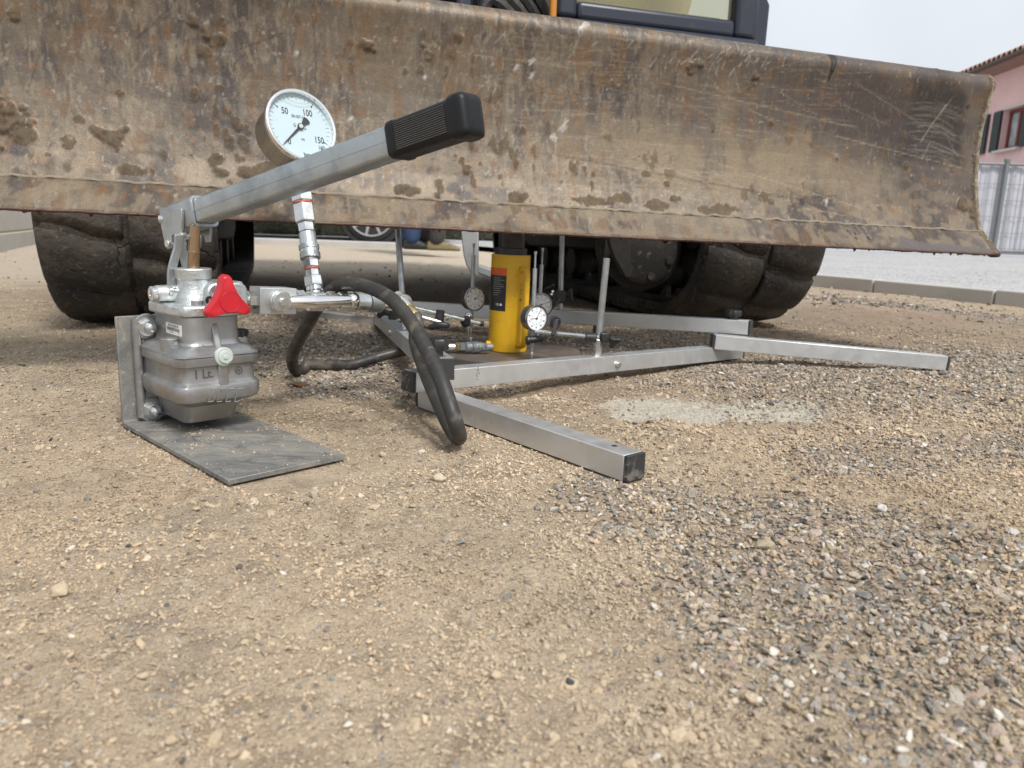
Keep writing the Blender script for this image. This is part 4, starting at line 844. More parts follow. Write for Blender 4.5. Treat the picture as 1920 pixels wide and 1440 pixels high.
FL = V(-.85, 1.69, 0); FR = V(.690, 2.09, 0)
make_track(FL, -1); make_track(FR, 1)
MID = (FL+FR)/2; ef = (MID, TU, TW, ZZ)
# undercarriage frame between the tracks
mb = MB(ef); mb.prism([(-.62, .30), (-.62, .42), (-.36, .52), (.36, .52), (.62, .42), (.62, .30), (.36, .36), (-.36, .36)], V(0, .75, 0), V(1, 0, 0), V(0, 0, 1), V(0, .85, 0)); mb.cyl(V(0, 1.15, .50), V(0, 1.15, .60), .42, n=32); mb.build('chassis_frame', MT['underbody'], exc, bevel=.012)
# push frame arms from chassis to blade
for sx in (-.36, .30):
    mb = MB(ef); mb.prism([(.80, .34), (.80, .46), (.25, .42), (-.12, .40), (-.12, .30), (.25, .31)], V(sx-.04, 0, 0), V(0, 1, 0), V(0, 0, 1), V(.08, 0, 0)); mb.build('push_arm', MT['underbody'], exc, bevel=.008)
# pale grey guard plate seen left of the jack
def plate_at(px, Y, th, name, m, parent, bevel=.003):
    mb = MB(); P = [at(x, y, Y) for x, y in px]; O = P[0]
    mb.prism([((p-O)[0], (p-O)[2]) for p in P], O, V(1, 0, 0), V(0, 0, 1), V(0, th, 0)); return mb.build(name, m, parent, bevel=bevel)
plate_at([(864, 425), (866, 452), (869, 478), (874, 497), (884, 513), (897, 520), (897, 425)], 1.88, .02, 'guard_plate', MT['greypaint'], exc)
plate_at([(884, 505), (897, 513), (935, 527), (960, 533), (960, 518), (930, 509), (897, 497)], 1.90, .05, 'guard_lip', MT['greypaint'], exc)
# drum with bolts beside the right track
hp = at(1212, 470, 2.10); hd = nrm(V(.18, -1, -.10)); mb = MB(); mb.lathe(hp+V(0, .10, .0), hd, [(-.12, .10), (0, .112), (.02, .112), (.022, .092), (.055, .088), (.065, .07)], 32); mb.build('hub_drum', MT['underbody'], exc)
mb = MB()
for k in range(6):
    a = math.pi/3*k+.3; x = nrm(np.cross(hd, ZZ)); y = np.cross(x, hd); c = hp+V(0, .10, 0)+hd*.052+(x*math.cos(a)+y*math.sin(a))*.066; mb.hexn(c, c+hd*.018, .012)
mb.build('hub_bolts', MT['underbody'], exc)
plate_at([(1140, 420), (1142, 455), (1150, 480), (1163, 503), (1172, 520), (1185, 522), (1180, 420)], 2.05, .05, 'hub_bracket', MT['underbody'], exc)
# upper structure: deck, engine cover, counterweight, cab
uf = (MID+TW*1.15, BU, BW, ZZ)
mb = MB(uf); mb.box(V(0, .15, .70), (1.95, 2.3, .16)); mb.build('deck', MT['navy'], exc, bevel=.03)
mb = MB(uf); mb.prism([(-.95, .0), (.95, .0), (.95, .35), (.6, .62), (-.6, .62), (-.95, .35)], V(0, .75, .79), V(1, 0, 0), V(0, 1, 0), V(0, 0, .75)); mb.build('counterweight', MT['navy'], exc, bevel=.05, seg=3)
mb = MB(uf); mb.box(V(-.52, .0, 1.0), (.85, 1.4, .42)); mb.build('engine_cover', MT['navy'], exc, bevel=.05, seg=3)
# cab, placed so that its window's lower edge shows above the blade
cfr = None
cl = at(1056, 24, 2.36); cr = onplane(1402, 66, cl, BW); CW = float((cr-cl)@BU); zw = float(cl[2]); print('CAB', cl, cr, CW)
cab_o = V(cl[0], cl[1], 0); cfr = (cab_o, BU, BW, ZZ)
mb = MB(cfr); mb.box(V(CW/2+.005, .55, (zw-.79)/2+.79-.012), (CW+.06, 1.15, zw-.79+.0)); cabb = mb.build('cab', MT['navy'], exc, bevel=.02)
mb = MB(cfr); H2 = 1.05
for (x0, x1, z0, z1) in ((-.02, .045, zw-.01, zw+H2), (CW-.045, CW+.03, zw-.01, zw+H2)): mb.box(V((x0+x1)/2, .03, (z0+z1)/2), (x1-x0, .06, z1-z0))
mb.box(V(CW/2, .03, zw+.014), (CW-.088, .058, .052)); mb.box(V(CW/2, .03, zw+H2-.03), (CW-.088, .058, .06))
mb.build('window_frame', MT['navy'], cabb, bevel=.014, seg=3)
for x in (-.0, CW+.01): mb = MB(cfr); mb.box(V(x, 1.08, zw+H2/2), (.05, .05, H2)); mb.build('cab_pillar', MT['navy'], cabb, bevel=.01)
mb = MB(cfr); mb.box(V(CW/2, .55, zw+H2+.04), (CW+.08, 1.2, .07)); mb.build('roof', MT['navy'], cabb, bevel=.025, seg=3)
mb = MB(cfr); ws = [(.046, zw+.041), (CW-.046, zw+.041), (CW-.046, zw+H2-.061), (.046, zw+H2-.061)]
mb.prism(ws, V(0, .030, 0), V(1, 0, 0), V(0, 0, 1), V(0, .005, 0)); 
def cabglass():
    m = bpy.data.materials.new('dusty tinted glass'); m.use_nodes = True; t = NT(m)
    tr = t.new('ShaderNodeBsdfTransparent'); tr.inputs[0].default_value = (.88, .88, .78, 1); mx = t.new('ShaderNodeMixShader'); mx.inputs[0].default_value = .22
    t.b.inputs['Base Color'].default_value = (.36, .34, .25, 1); t.b.inputs['Roughness'].default_value = .12
    t.link(tr.outputs[0], mx.inputs[1]); t.link(t.b.outputs[0], mx.inputs[2]); t.link(mx.outputs[0], t.n['Material Output'].inputs[0]); return m
mb.build('window', cabglass(), cabb)
mb = MB(cfr); mb.prism([(.10, zw+.0), (.18, zw+.16), (.20, zw+.8), (.62, zw+.84), (.66, zw+.2), (.60, zw-.0)], V(0, .42, 0), V(1, 0, 0), V(0, 0, 1), V(0, .14, 0)); mb.box(V(.40, .36, zw+.02), (.5, .45, .14)); mb.build('seat', MT['beige'], cabb, bevel=.05, seg=3)
mb = MB(cfr); mb.box(V(CW/2, .95, zw+.35), (CW-.05, .03, .72)); mb.build('rear_panel', MT['beige'], cabb, bevel=.01)
mb = MB(cfr); mb.prism([(CW+.034, zw-.16), (CW+.082, zw-.16), (CW+.085, zw+.10), (CW+.06, zw+.14), (CW+.034, zw+.14)], V(0, .02, 0), V(1, 0, 0), V(0, 0, 1), V(0, .10, 0)); mb.cyl(V(CW+.045, .07, zw+.13), V(CW+.045, .07, zw+.5), .008); mb.build('work_lamp', MT['navy'], cabb, bevel=.012, seg=3)
# boom foot, orange rail and hose bundle at the left of the cab
mb = MB(cfr); mb.prism([(-.09, .8), (-.04, .8), (-.04, 1.5), (-.09, 1.5)], V(0, .1, 0), V(1, 0, 0), V(0, 0, 1), V(0, .4, 0)); mb.prism([(-.30, .8), (-.25, .8), (-.25, 1.35), (-.30, 1.45)], V(0, .05, 0), V(1, 0, 0), V(0, 0, 1), V(0, .5, 0)); mb.build('boom_bracket', MT['navy'], exc, bevel=.01)
rp = at(1037, 20, 2.33); mb = MB(); mb.cyl(V(rp[0], rp[1], .79), V(rp[0], rp[1], 1.45), .010); mb.build('hand_rail', MT['orangepaint'], exc)
mb = MB(); 
for k in range(4):
    a = at(905+k*22, 18, 2.30+.03*k); mb.tube(catmull([V(a[0]-.02, a[1]+.1, .80), V(a[0]-.01, a[1], a[2]-.06), V(a[0]+.02, a[1]-.02, a[2]+.02+.012*k), V(a[0]+.09, a[1]+.02, a[2]-.02), V(a[0]+.12, a[1]+.12, .80)], 6), .018, 8)
mb.build('boom_hoses', MT['hose'], exc)
# ------------------------------------------------------------------ hand pump on its steel bracket
PO = V(-.504, .962, .0); PA = nrm(V(.714, -.70, 0)); PB = V(-PA[1], PA[0], 0); pf = (PO, PA, PB, ZZ)
def PW(a, b, c): return PO+PA*a+PB*b+ZZ*c
def pa(x, y, a): 
    q = onplane(x, y, PO+PA*a, PA)-PO; return V(a, q@PB, q[2])
def pb(x, y, b):
    q = onplane(x, y, PO+PB*b, PB)-PO; return V(q@PA, b, q[2])
pump = thing('hand_pump', 'grey hydraulic hand pump with red knob and black grip, bolted to a steel bracket', 'hand pump', PO)
mb = MB(pf); r = .010; prof = [(.303, 0), (.303, .006)]+[(.004+(r-.004)*(1-math.sin(math.radians(a))), .006+(r-.004)*(1-math.cos(math.radians(a)))) for a in range(0, 91, 15)][::1]
prof = [(.303, .0005), (.303, .0065), (.010, .0065), (.0075, .007), (.0062, .0085), (.006, .011), (.006, .1435), (0, .1435), (0, .010), (.0012, .0055), (.0045, .0018), (.010, .0005)]
mb.prism([(p[0]-.006 if False else p[0], p[1]) for p in prof], V(0, 0, 0), V(1, 0, 0), V(0, 0, 1), V(0, .14, 0)); mb.build('angle_bracket', MT['steelplate'], pump, smooth=25, bevel=.0007, seg=1)
BCEN = .074
def rl(a0, a1, b0, b1, r, z, n=5): return [V(p[0], p[1], z) for p in rrect(a0, a1, b0, b1, r, n)]
mb = MB(pf); A0 = .012; ft = .137
lev = [(z, ft+a, b, c, r) for z, a, b, c, r in [(0.016, -0.041, 0.044, 0.104, 0.009), (0.018, -0.035, 0.042, 0.107, 0.01), (0.04, -0.024, 0.039, 0.11, 0.012), (0.0435, -0.019, 0.037, 0.112, 0.013), (0.047, -0.008, 0.027, 0.122, 0.013), (0.0505, -0.002, 0.023, 0.126, 0.015), (0.056, 0.0, 0.021, 0.128, 0.015), (0.0675, 0.0, 0.021, 0.128, 0.015), (0.0695, -0.0007, 0.0217, 0.1273, 0.015), (0.0728, -0.0047, 0.0257, 0.1233, 0.013), (0.074, -0.005, 0.026, 0.123, 0.013), (0.0908, -0.005, 0.026, 0.123, 0.013), (0.092, -0.0047, 0.0257, 0.1233, 0.013), (0.094, -0.0006, 0.0222, 0.1268, 0.014), (0.0952, 0.0, 0.022, 0.127, 0.014), (0.1035, 0.0, 0.022, 0.127, 0.014), (0.1045, -0.001, 0.0225, 0.1265, 0.014), (0.1052, 0.0008, 0.0217, 0.1275, 0.014), (0.1072, 0.0006, 0.022, 0.1273, 0.014), (0.1095, -0.003, 0.025, 0.124, 0.013), (0.1135, -0.007, 0.029, 0.119, 0.011), (0.1165, -0.015, 0.038, 0.113, 0.016), (0.1195, -0.0165, 0.0405, 0.1105, 0.015), (0.1235, -0.017, 0.041, 0.11, 0.014), (0.1505, -0.017, 0.041, 0.11, 0.014)]]
mb.rings([rl(A0, a1, b0, b1, rr, z, 6) for z, a1, b0, b1, rr in lev]); tank = mb.build('tank', MT['cast'], pump, smooth=28)
# cast mounting flange with corner lugs
mb = MB(pf); mb.prism(rrect(.016, .132, .009, .141, .014, 6), V(.0062, 0, 0), V(0, 1, 0), V(0, 0, 1), V(.0095, 0, 0)); mb.build('flange', MT['cast'], tank, bevel=.002)
mb = MB(pf)
for b, c in ((.033, .130), (.115, .130), (.033, .021), (.115, .021)): mb.lathe(V(.015, b, c), V(1, 0, 0), [(0, .017), (.003, .0155), (.0035, .0)], 24); mb.build('bolt_pad', MT['cast'], tank, smooth=40); mb = MB(pf)
for b in (.0215, .1245): mb.tube([V(.013, b, .012), V(.013, b, .14)], .006, 10); mb.build('rib', MT['cast'], tank, smooth=40); mb = MB(pf)
for c in (.052, .098): mb.tube([V(.012, .03, c), V(.05, .029, c), V(.09, .0275, c)], .004, 8); mb.build('rib', MT['cast'], tank, smooth=40); mb = MB(pf)
mb.prism(rrect(-.006, .006, .068, .096, .0015, 2), V(ft-.008, .0765, 0), V(0, 1, 0), ZZ, V(.0078, 0, 0)); mb.build('rib', MT['cast'], tank, smooth=40, bevel=.0012); mb = MB(pf)
mb.prism([(.105, .036), (.121, .045), (.121, .048), (.09, .048), (.09, .02), (.099, .02)], V(0, .073, 0), V(1, 0, 0), V(0, 0, 1), V(0, .007, 0)); mb.build('rib', MT['cast'], tank, smooth=40, bevel=.0012); mb = MB(pf)
mb.prism([(.112, .146), (.119, .146), (.1315, .108), (.112, .108)], V(0, .071, 0), V(1, 0, 0), V(0, 0, 1), V(0, .008, 0))
mb.build('rib', MT['cast'], tank, smooth=40, bevel=.0012)
mb = MB(pf); q = pb(325, 650, .033); mb.cyl(V(.088, .033, .100), V(.088, .033, .1245), .0105, n=24, bev=.0012); mb.cyl(V(.088, .1205, .100), V(.088, .1205, .120), .0115, n=24, bev=.001); mb.build('filler_boss', MT['cast'], tank, smooth=40)
mb = MB(pf); mb.lathe(V(.088, .1205, .120), V(0, 0, 1), [(0, .0105), (.001, .0115), (.008, .0115), (.009, .010)], 10); 
for k in range(10):
    a = 2*math.pi*k/10; mb.box(V(.088+.0112*math.cos(a), .1205+.0112*math.sin(a), .1245), (.003, .003, .007), (V(math.cos(a), math.sin(a), 0), V(-math.sin(a), math.cos(a), 0), V(0, 0, 1)))
mb.build('breather_cap', MT['blackplastic'], tank, smooth=30)
# raised lettering and marks
def on_front(px, py, off=.0005, depth=None): 
    q = pa(px, py, ft+off if depth is None else depth); return q
mb = MB(pf); q = pa(381, 711, ft-.0065); mb.text('1 Lt.', V(ft-.0044, q[1], .0835), V(0, 1, 0), V(0, 0, 1), .0150, .9)
q2 = pa(447, 704, ft-.0065)
for k in range(9):
    a = 2*math.pi*k/9; x, y = .0042*math.cos(a), .0042*math.sin(a); mb.prism([(1.0*math.cos(t_)*.0011+x, 1.0*math.sin(t_)*.0011+y) for t_ in np.linspace(0, 5.5, 7)], V(ft-.0050, q2[1], .0838), V(0, 1, 0), V(0, 0, 1), V(.0009, 0, 0))
mb.prism([(.0016*math.cos(t_), .0016*math.sin(t_)) for t_ in np.linspace(0, 5.5, 8)], V(ft-.0050, q2[1], .0838), V(0, 1, 0), V(0, 0, 1), V(.0009, 0, 0))
lt = mb.build('raised_lettering', MT['printgrey'], tank, smooth=0); 
mb = MB(pf)
for k in range(4):       # the outlined slanted bars cast into the bulge
    q = pa(396+k*16.4, 741, ft); b, c = q[1], q[2]; w, h, sl, t_ = .0042, .0078, .0026, .0007
    for (x0, y0, x1, y1) in ((-w, -h, -w+sl*2, h), (-w, -h, w*.5, -h), (-w+sl*2, h, w*.6+sl*2, h)) + (((w*.5, -h, w*.6+sl*2, h),) if k == 0 else ()):
        mb.tube([V(ft+.0001, b+x0, c+y0), V(ft+.0001, b+x1, c+y1)], t_, 6)
mb.build('raised_bars', MT['cast'], tank, smooth=40)
mb = MB(pf); q = pa(421, 669, ft+.003); mb.lathe(V(ft-.002, q[1], q[2]), V(1, 0, 0), [(0, .0115), (.0045, .0115), (.0055, .0105), (.0055, .008), (.0075, .0078), (.008, .007), (.008, .003), (.0095, .0025), (.0098, .0005)], 30); mb.build('sight_plug', MT['whiteplastic'], tank, smooth=35)
mb = MB(pf); q = pa(421, 669, ft); mb.hexn(V(ft+.003, q[1], q[2]), V(ft+.0062, q[1], q[2]), .0082); mb.build('sight_plug_hex', MT['whiteplastic'], tank)
# barcode sticker on the left side of the neck
B_ = .0409; s0, s1 = pb(314, 604, B_), pb(344, 629, B_); ac, cc = (s0[0]+s1[0])/2, (pb(314, 604, B_)[2]+pb(314, 624, B_)[2])/2; sw, sh = abs(s1[0]-s0[0]), abs(pb(314, 604, B_)[2]-pb(314, 624, B_)[2])
SX, SY = V(1, 0, 0), V(0, 0, 1); print('STICKER', ac, cc, sw, sh)
ac = min(ac, ft-.017-.014-sw/2-.001)
mb = MB(pf); mb.prism(rrect(-sw/2, sw/2, -sh/2, sh/2, .0012, 4), V(ac, B_+.0003, cc), SX, SY, V(0, -.0006, 0)); stk = mb.build('sticker', MT['labelwhite'], tank, smooth=0)
mb = MB(pf); O = V(ac, B_-.0005, cc); mb.text('B3L52J1A', O+SY*sh*.31, SX, SY, sh*.27, sw/sh*.62/1.02)
x = -sw*.42; g = np.random.default_rng(4)
while x < sw*.40:
    w = g.choice([.010, .018, .030])*sw; mb.face([O+SX*x-SY*sh*.17, O+SX*(x+w)-SY*sh*.17, O+SX*(x+w)+SY*sh*.14, O+SX*x+SY*sh*.14]); x += w+g.choice([.012, .02, .03])*sw
mb.text('4EC0130HH9', O-SY*sh*.30-SX*sw*.14, SX, SY, sh*.15, .95); mb.text('M21', O-SY*sh*.32+SX*sw*.32, SX, SY, sh*.14, .95); mb.build('sticker_print', MT['print'], stk, smooth=0, fixn=False) if False else mb.build('sticker_print', MT['print'], tank, smooth=0, fixn=False)
# flange bolts
for b, c in ((.033, .130), (.115, .130), (.033, .021), (.115, .021)):
    mb = MB(pf); mb.lathe(V(.018, b, c), V(1, 0, 0), [(0, .0118), (.0015, .0118)], 28); mb.hexn(V(.0195, b, c), V(.0265, b, c), .0098); bo = mb.build('nut', MT['zinc'], pump)
    mb = MB(pf); mb.cyl(V(.026, b, c), V(.0355, b, c), .0056, n=20, bev=.0008); 
    for k in range(5): mb.lathe(V(.0275+.0014*k, b, c), V(1, 0, 0), [(0, .0056), (.0007, .0061), (.0014, .0056)], 18, cap=False)
    mb.build('stud', MT['zinc'], bo, smooth=50)

# cast pump head
mb = MB(pf); foot = [(.022, .036), (.03, .032), (.10, .034), (.116, .040), (.120, .050), (.120, .104), (.114, .112), (.03, .113), (.022, .108)]
mb.prism(foot, V(0, 0, .1512), V(1, 0, 0), V(0, 1, 0), V(0, 0, .0135)); head = mb.build('pump_head', MT['castbright'], pump, bevel=.003, seg=3)
mb = MB(pf); PCa, PCb = .070, .073
mb.lathe(V(PCa, PCb, .163), V(0, 0, 1), [(0, .024), (.010, .022), (.016, .0195), (.030, .0195), (.0315, .0215), (.0425, .0225), (.0440, .0215), (.0440, .0)], 36); mb.build('cylinder_boss', MT['castbright'], head, smooth=35)
mb = MB(pf); mb.lathe(V(.058, .030, .1755), V(0, 1, 0), [(0, .0105), (.012, .0105), (.030, .0125), (.050, .0125)], 26); mb.lathe(V(.085, .095, .176), V(1, 0, 0), [(0, .018), (.022, .017), (.034, .0165)], 28)
mb.prism(rrect(-.026, .026, -.018, .020, .012, 6), V(.108, .093, .172), V(0, 1, 0), V(0, 0, 1), V(.0145, 0, 0)); mb.prism(rrect(-.018, .020, -.006, .006, .004, 3), V(.060, .100, .186), V(0, 1, 0), V(0, 0, 1), V(.05, 0, 0))
mb.prism([(.105, .1515), (.126, .1515), (.126, .166), (.105, .180)], V(0, .070, 0), V(1, 0, 0), V(0, 0, 1), V(0, .040, 0))
mb.build('valve_body', MT['castbright'], head, smooth=35, bevel=.0025, seg=2)
mb = MB(pf); q = pb(327, 572, .030); mb.lathe(V(.058, .030, .1755), V(0, -1, 0), [(0, .0095), (.0045, .0095), (.0052, .0085), (.0052, .0042), (.002, .0038), (.002, 0)], 24); mb.build('plug_screw', MT['zinc'], head, smooth=35)
q = pb(311, 562, .040); mb = MB(pf); mb.cyl(V(.030, .044, .1645), V(.030, .044, .1725), .0075, n=24, bev=.0006); mb.cyl(V(.104, .062, .1645), V(.104, .062, .1700), .0070, n=24, bev=.0006); mb.cyl(V(.030, .104, .1645), V(.030, .104, .1725), .0075, n=24, bev=.0006); mb.build('cap_screws', MT['cast'], head, smooth=35)
q = pa(393, 563, .1225); mb = MB(pf); mb.lathe(V(.1215, q[1], q[2]), V(1, 0, 0), [(0, .0052), (.0022, .0052), (.0024, .003), (.0006, .0028), (.0006, 0)], 20); mb.build('socket_screw', MT['blackplastic'], head, smooth=35)
# red release knob: three lobes with hollow flanks
q = pa(431, 563, .150); kc = q; N_ = 72; bands = [(0.0, .90), (.002, .96), (.0045, 1.0), (.012, .985), (.0148, .955), (.0165, .89)]
def knob_outline():
    tips = []
    for k in range(3):
        a = math.pi/2+.03+k*2*math.pi/3; c = V(math.cos(a), math.sin(a))*.0248; arc = [c+.0066*V(math.cos(a+b), math.sin(a+b)) for b in np.radians(np.linspace(-72, 72, 9))]; tips.append(arc)
    out = []
    for k in range(3):
        out += tips[k]; p, q = tips[k][-1], tips[(k+1) % 3][0]; m_ = (p+q)/2; m_ = m_*(.0118/np.linalg.norm(m_))
        for t_ in np.linspace(0, 1, 14)[1:-1]: out.append(p*(1-t_)**2+m_*2*t_*(1-t_)+q*t_*t_)
    return out
KO = knob_outline(); N_ = len(KO)
mb = MB(pf); mb.rings([[V(kc[0]-.0175+d, kc[1]+KO[k][0]*f, kc[2]-.001+KO[k][1]*f) for k in range(N_)] for d, f in bands])
kn = mb.build('release_knob', MT['red'], pump, smooth=45)
mb = MB(pf); c = V(kc[0]-.0005, kc[1]+.0008, kc[2]-.002); mb.lathe(c, V(1, 0, 0), [(-.001, .0126), (.0004, .0126), (.0006, .0122), (.0002, .0118), (.0002, 0)], 36); mb.build('knob_disc', MT['red'], kn, smooth=35)
mb = MB(pf); mb.cyl(V(kc[0]-.032, kc[1], kc[2]-.001), V(kc[0]-.0175, kc[1], kc[2]-.001), .0085, n=24); mb.build('knob_stem', MT['zinc'], kn, smooth=35)

# handle: sleeve, square tube, ribbed grip
H1 = at(380, 397, .985); H2 = at(720, 275, .790); HD_ = nrm(H2-H1); HS = nrm(np.cross(HD_, ZZ)); HK = np.cross(HS, HD_); hfm = (H1, HD_, HS, HK)      # x along, y to the viewer's side, z up
if HS[1] > 0: HS = -HS; hfm = (H1, HD_, HS, HK)
LT = float((H2-H1)@HD_); print('HANDLE', LT, HD_, HS)
mb = MB(hfm); th, tw = .0295, .0265
mb.rings([[V(x, p[0], p[1]) for p in rrect(-tw/2, tw/2, -th/2, th/2, .003, 4)] for x in (-.045, LT+.03)]); hnd = mb.build('handle_tube', MT['zincmatte'], pump, smooth=35)
mb = MB(hfm); mb.box(V(LT/2-.01, tw/2+.0001, .0005), (LT+.06, .0005, .0022)); mb.build('tube_seam', MT['zincmatte'], hnd, bevel=.0002, seg=1)
# open sleeve (clevis) of folded plate
sl0, sl1 = -.055, .004; mb = MB(hfm); o_, i_ = .0042, .0006
outer = rrect(-tw/2-o_, tw/2+o_, -th/2-o_, th/2+o_, .006, 4); inner = rrect(-tw/2-i_, tw/2+i_, -th/2-i_, th/2+i_, .003, 4); n = len(outer)
vs = [V(x, p[0], p[1]) for x in (sl0, sl1) for p in outer]+[V(x, p[0], p[1]) for x in (sl0, sl1) for p in inner]
fs = []
for k in range(n):
    j = (k+1) % n; fs += [(k, j, n+j, n+k), (2*n+j, 2*n+k, 3*n+k, 3*n+j), (n+k, n+j, 3*n+j, 3*n+k), (j, k, 2*n+k, 2*n+j)]
mb._add(vs, fs); slv = mb.build('sleeve', MT['zincmatte'], pump, smooth=35)
# cheek plates hanging from the sleeve
ck = [(-.064, .012), (-.062, -.012), (-.056, -.034), (-.050, -.043), (-.042, -.041), (-.037, -.026), (-.030, -.0255), (-.027, -.036), (-.018, -.036), (-.014, -.018), (-.012, -.012), (-.012, .004)]
hb = (H1, nrm(V(HD_[0], HD_[1], 0)), HS, ZZ); slx = HD_[2]/math.hypot(HD_[0], HD_[1])
for sgn in (1, -1):
    mb = MB(hb); mb.prism([(p[0], p[1]+p[0]*slx*.55) for p in ck], V(0, sgn*(tw/2+.0045)-(0 if sgn > 0 else 0), 0), V(1, 0, 0), V(0, 0, 1), V(0, sgn*.004, 0)); mb.build('cheek_plate', MT['zincmatte'], slv, bevel=.0008, seg=2)
def pinpx(px, py, r, L0=.022, L1=.021, name='pin'):
    P = onplane(px, py, H1+HS*(tw/2+.008), HS); mb = MB(); mb.lathe(P-HS*L1, HS, [(0, r*.8), (L1-.002, r*.8), (L1-.002, r), (L1+.0035, r), (L1+.0045, r*.85)], 22); return mb.build(name, MT['zinc'], slv, smooth=35), P
pinpx(318, 457, .0050); pinpx(344, 443, .0052)
P = onplane(305, 411, H1+HS*(tw/2+.006), HS); mb = MB(); mb.lathe(P-PB*.0-V(.0, 0, 0), nrm(V(.9, .1, .05)), [(-.004, .0052), (.002, .0055), (.0022, .0032), (.018, .0032)], 20); mb.build('stop_screw', MT['zinc'], slv, smooth=35)
# link straps: two bent bars each side running from the cheek pins to the head
def strap(pts, w, t, name, m, side):
    # flat bar following world points; width across `side`
    mb = MB(); rs_ = []
    P = catmull(pts, 6)
    for i, p in enumerate(P):
        d = nrm(P[min(i+1, len(P)-1)]-P[max(i-1, 0)]); n_ = nrm(np.cross(d, side)); s_ = nrm(np.cross(n_, d)); rs_.append([p+s_*w/2+n_*t/2, p-s_*w/2+n_*t/2, p-s_*w/2-n_*t/2, p+s_*w/2-n_*t/2])
    mb.rings(rs_); return mb.build(name, m, pump, bevel=.0008, seg=2)
Yp = .978; e = V(0, .012, 0)
strap([at(335, 440, Yp-.018), at(334, 463, Yp-.018), at(327, 487, Yp-.022), at(322, 510, Yp-.024), at(322, 533, Yp-.024), at(323, 552, Yp-.024)], .011, .0035, 'link_strap', MT['zincmatte'], HS)
strap([at(340, 440, Yp+.006), at(341, 463, Yp+.006), at(346, 487, Yp+.010), at(351, 508, Yp+.012), at(352, 530, Yp+.014), at(352, 548, Yp+.014)], .011, .0035, 'link_strap', MT['zincmatte'], HS)
lp = at(323, 546, Yp-.028); mb = MB(); mb.lathe(lp, nrm(-HS*.2-PB), [(-.03, .004), (.0, .004), (.0, .0058), (.0045, .0058), (.0055, .0048)], 20); mb.build('pin', MT['zinc'], head, smooth=35)
ear = MB(); P = at(327, 545, Yp-.015); ear.prism([(-.007, .010), (.006, .010), (.022, -.012), (.022, -.022), (-.007, -.022)], P, V(.8, .6, 0), ZZ, V(.004, -.006, 0)); ear.build('ear', MT['castbright'], head, bevel=.0015)
# piston rod
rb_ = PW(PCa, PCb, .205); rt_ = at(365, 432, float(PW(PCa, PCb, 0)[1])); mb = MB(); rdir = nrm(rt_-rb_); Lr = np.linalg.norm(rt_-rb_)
mb.lathe(rb_-V(0, 0, .004), rdir, [(0, .0074), (Lr*.55, .0074), (Lr*.56, .0070), (Lr*.9, .0064), (Lr+.01, .0062)], 24); mb.build('piston_rod', MT['rodbrown'], pump, smooth=35)
# grip
mb = MB(hfm); g0 = LT+.018; GL = .0; ge = at(868, 227, .70); GL = float((onplane(893, 228, H1, HS)-H1)@HD_)-g0; print('GRIP', GL)
sec = [(0, 0.0142, 0.0162), (.003, 0.0160, 0.0179), (.010, 0.0160, 0.0181), (.012, 0.0150, 0.0171), (GL*.5, 0.0146, 0.0173), (GL*.76, 0.0148, 0.0177), (GL*.80, 0.0152, 0.0181), (GL*.82, 0.0163, 0.0195), (GL*.90, 0.0167, 0.0201), (GL*.96, 0.0157, 0.0193), (GL*.99, 0.0123, 0.0166), (GL, 0.0076, 0.0114)]
mb.rings([[V(g0+x, p[0], p[1]) for p in rrect(-w, w, -h, h, min(w, h)*.38, 6)] for x, w, h in sec]); grp = mb.build('grip', MT['blackgrip'], hnd, smooth=50)
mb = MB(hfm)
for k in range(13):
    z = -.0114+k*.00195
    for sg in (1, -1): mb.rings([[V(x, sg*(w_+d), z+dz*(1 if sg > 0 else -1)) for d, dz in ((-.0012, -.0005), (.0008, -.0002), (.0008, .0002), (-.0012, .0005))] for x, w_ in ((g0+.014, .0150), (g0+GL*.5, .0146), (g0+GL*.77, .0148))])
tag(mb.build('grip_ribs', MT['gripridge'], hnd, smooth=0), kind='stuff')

# ------------------------------------------------------------------ manifold with ball valve, quick coupler and elbow
def man(x, y): return onplane(x, y, PO+PA*.090, PA)
MA_ = man(452, 562); MB0 = man(742, 567); MDIR = nrm(MB0-MA_); MU = nrm(np.cross(np.cross(MDIR, ZZ), MDIR)); MU = MU if MU[2] > 0 else -MU; MF = nrm(np.cross(MDIR, MU)); MF = MF if MF[1] < 0 else -MF
def mt(x):           # distance along the manifold axis at photo column x
    lo, hi = 0.0, .6
    for _ in range(40):
        m_ = (lo+hi)/2; P = MA_+MDIR*m_-C0
        if 960+FPX*(P@Rv)/(P@Dv) < x: lo = m_
        else: hi = m_
    return lo
def seg(mb, x0, x1, hpx, hexa=False, r2=None):
    t0, t1 = mt(x0), mt(x1); r = hpx/2*pxm(MA_+MDIR*(t0+t1)/2)
    if hexa: mb.hexn(MA_+MDIR*t0, MA_+MDIR*t1, r, ref=MU)
    else: mb.cyl(MA_+MDIR*t0, MA_+MDIR*t1, r, (r2/2*pxm(MA_+MDIR*t1)) if r2 else r, n=28, bev=min(.0008, (t1-t0)*.2))
mb = MB(); seg(mb, 440, 484, 24); seg(mb, 462, 480, 34, True); nip = mb.build('nipple', MT['zinc'], pump, smooth=30)
t0, t1 = mt(477), mt(546); mb = MB(); r = 25*pxm(MA_+MDIR*t0); mb.box(MA_+MDIR*(t0+t1)/2, (t1-t0, r*1.7, r*2), (MDIR, MF, MU)); vb = mb.build('ball_valve', MT['alu'], pump, bevel=.0012)
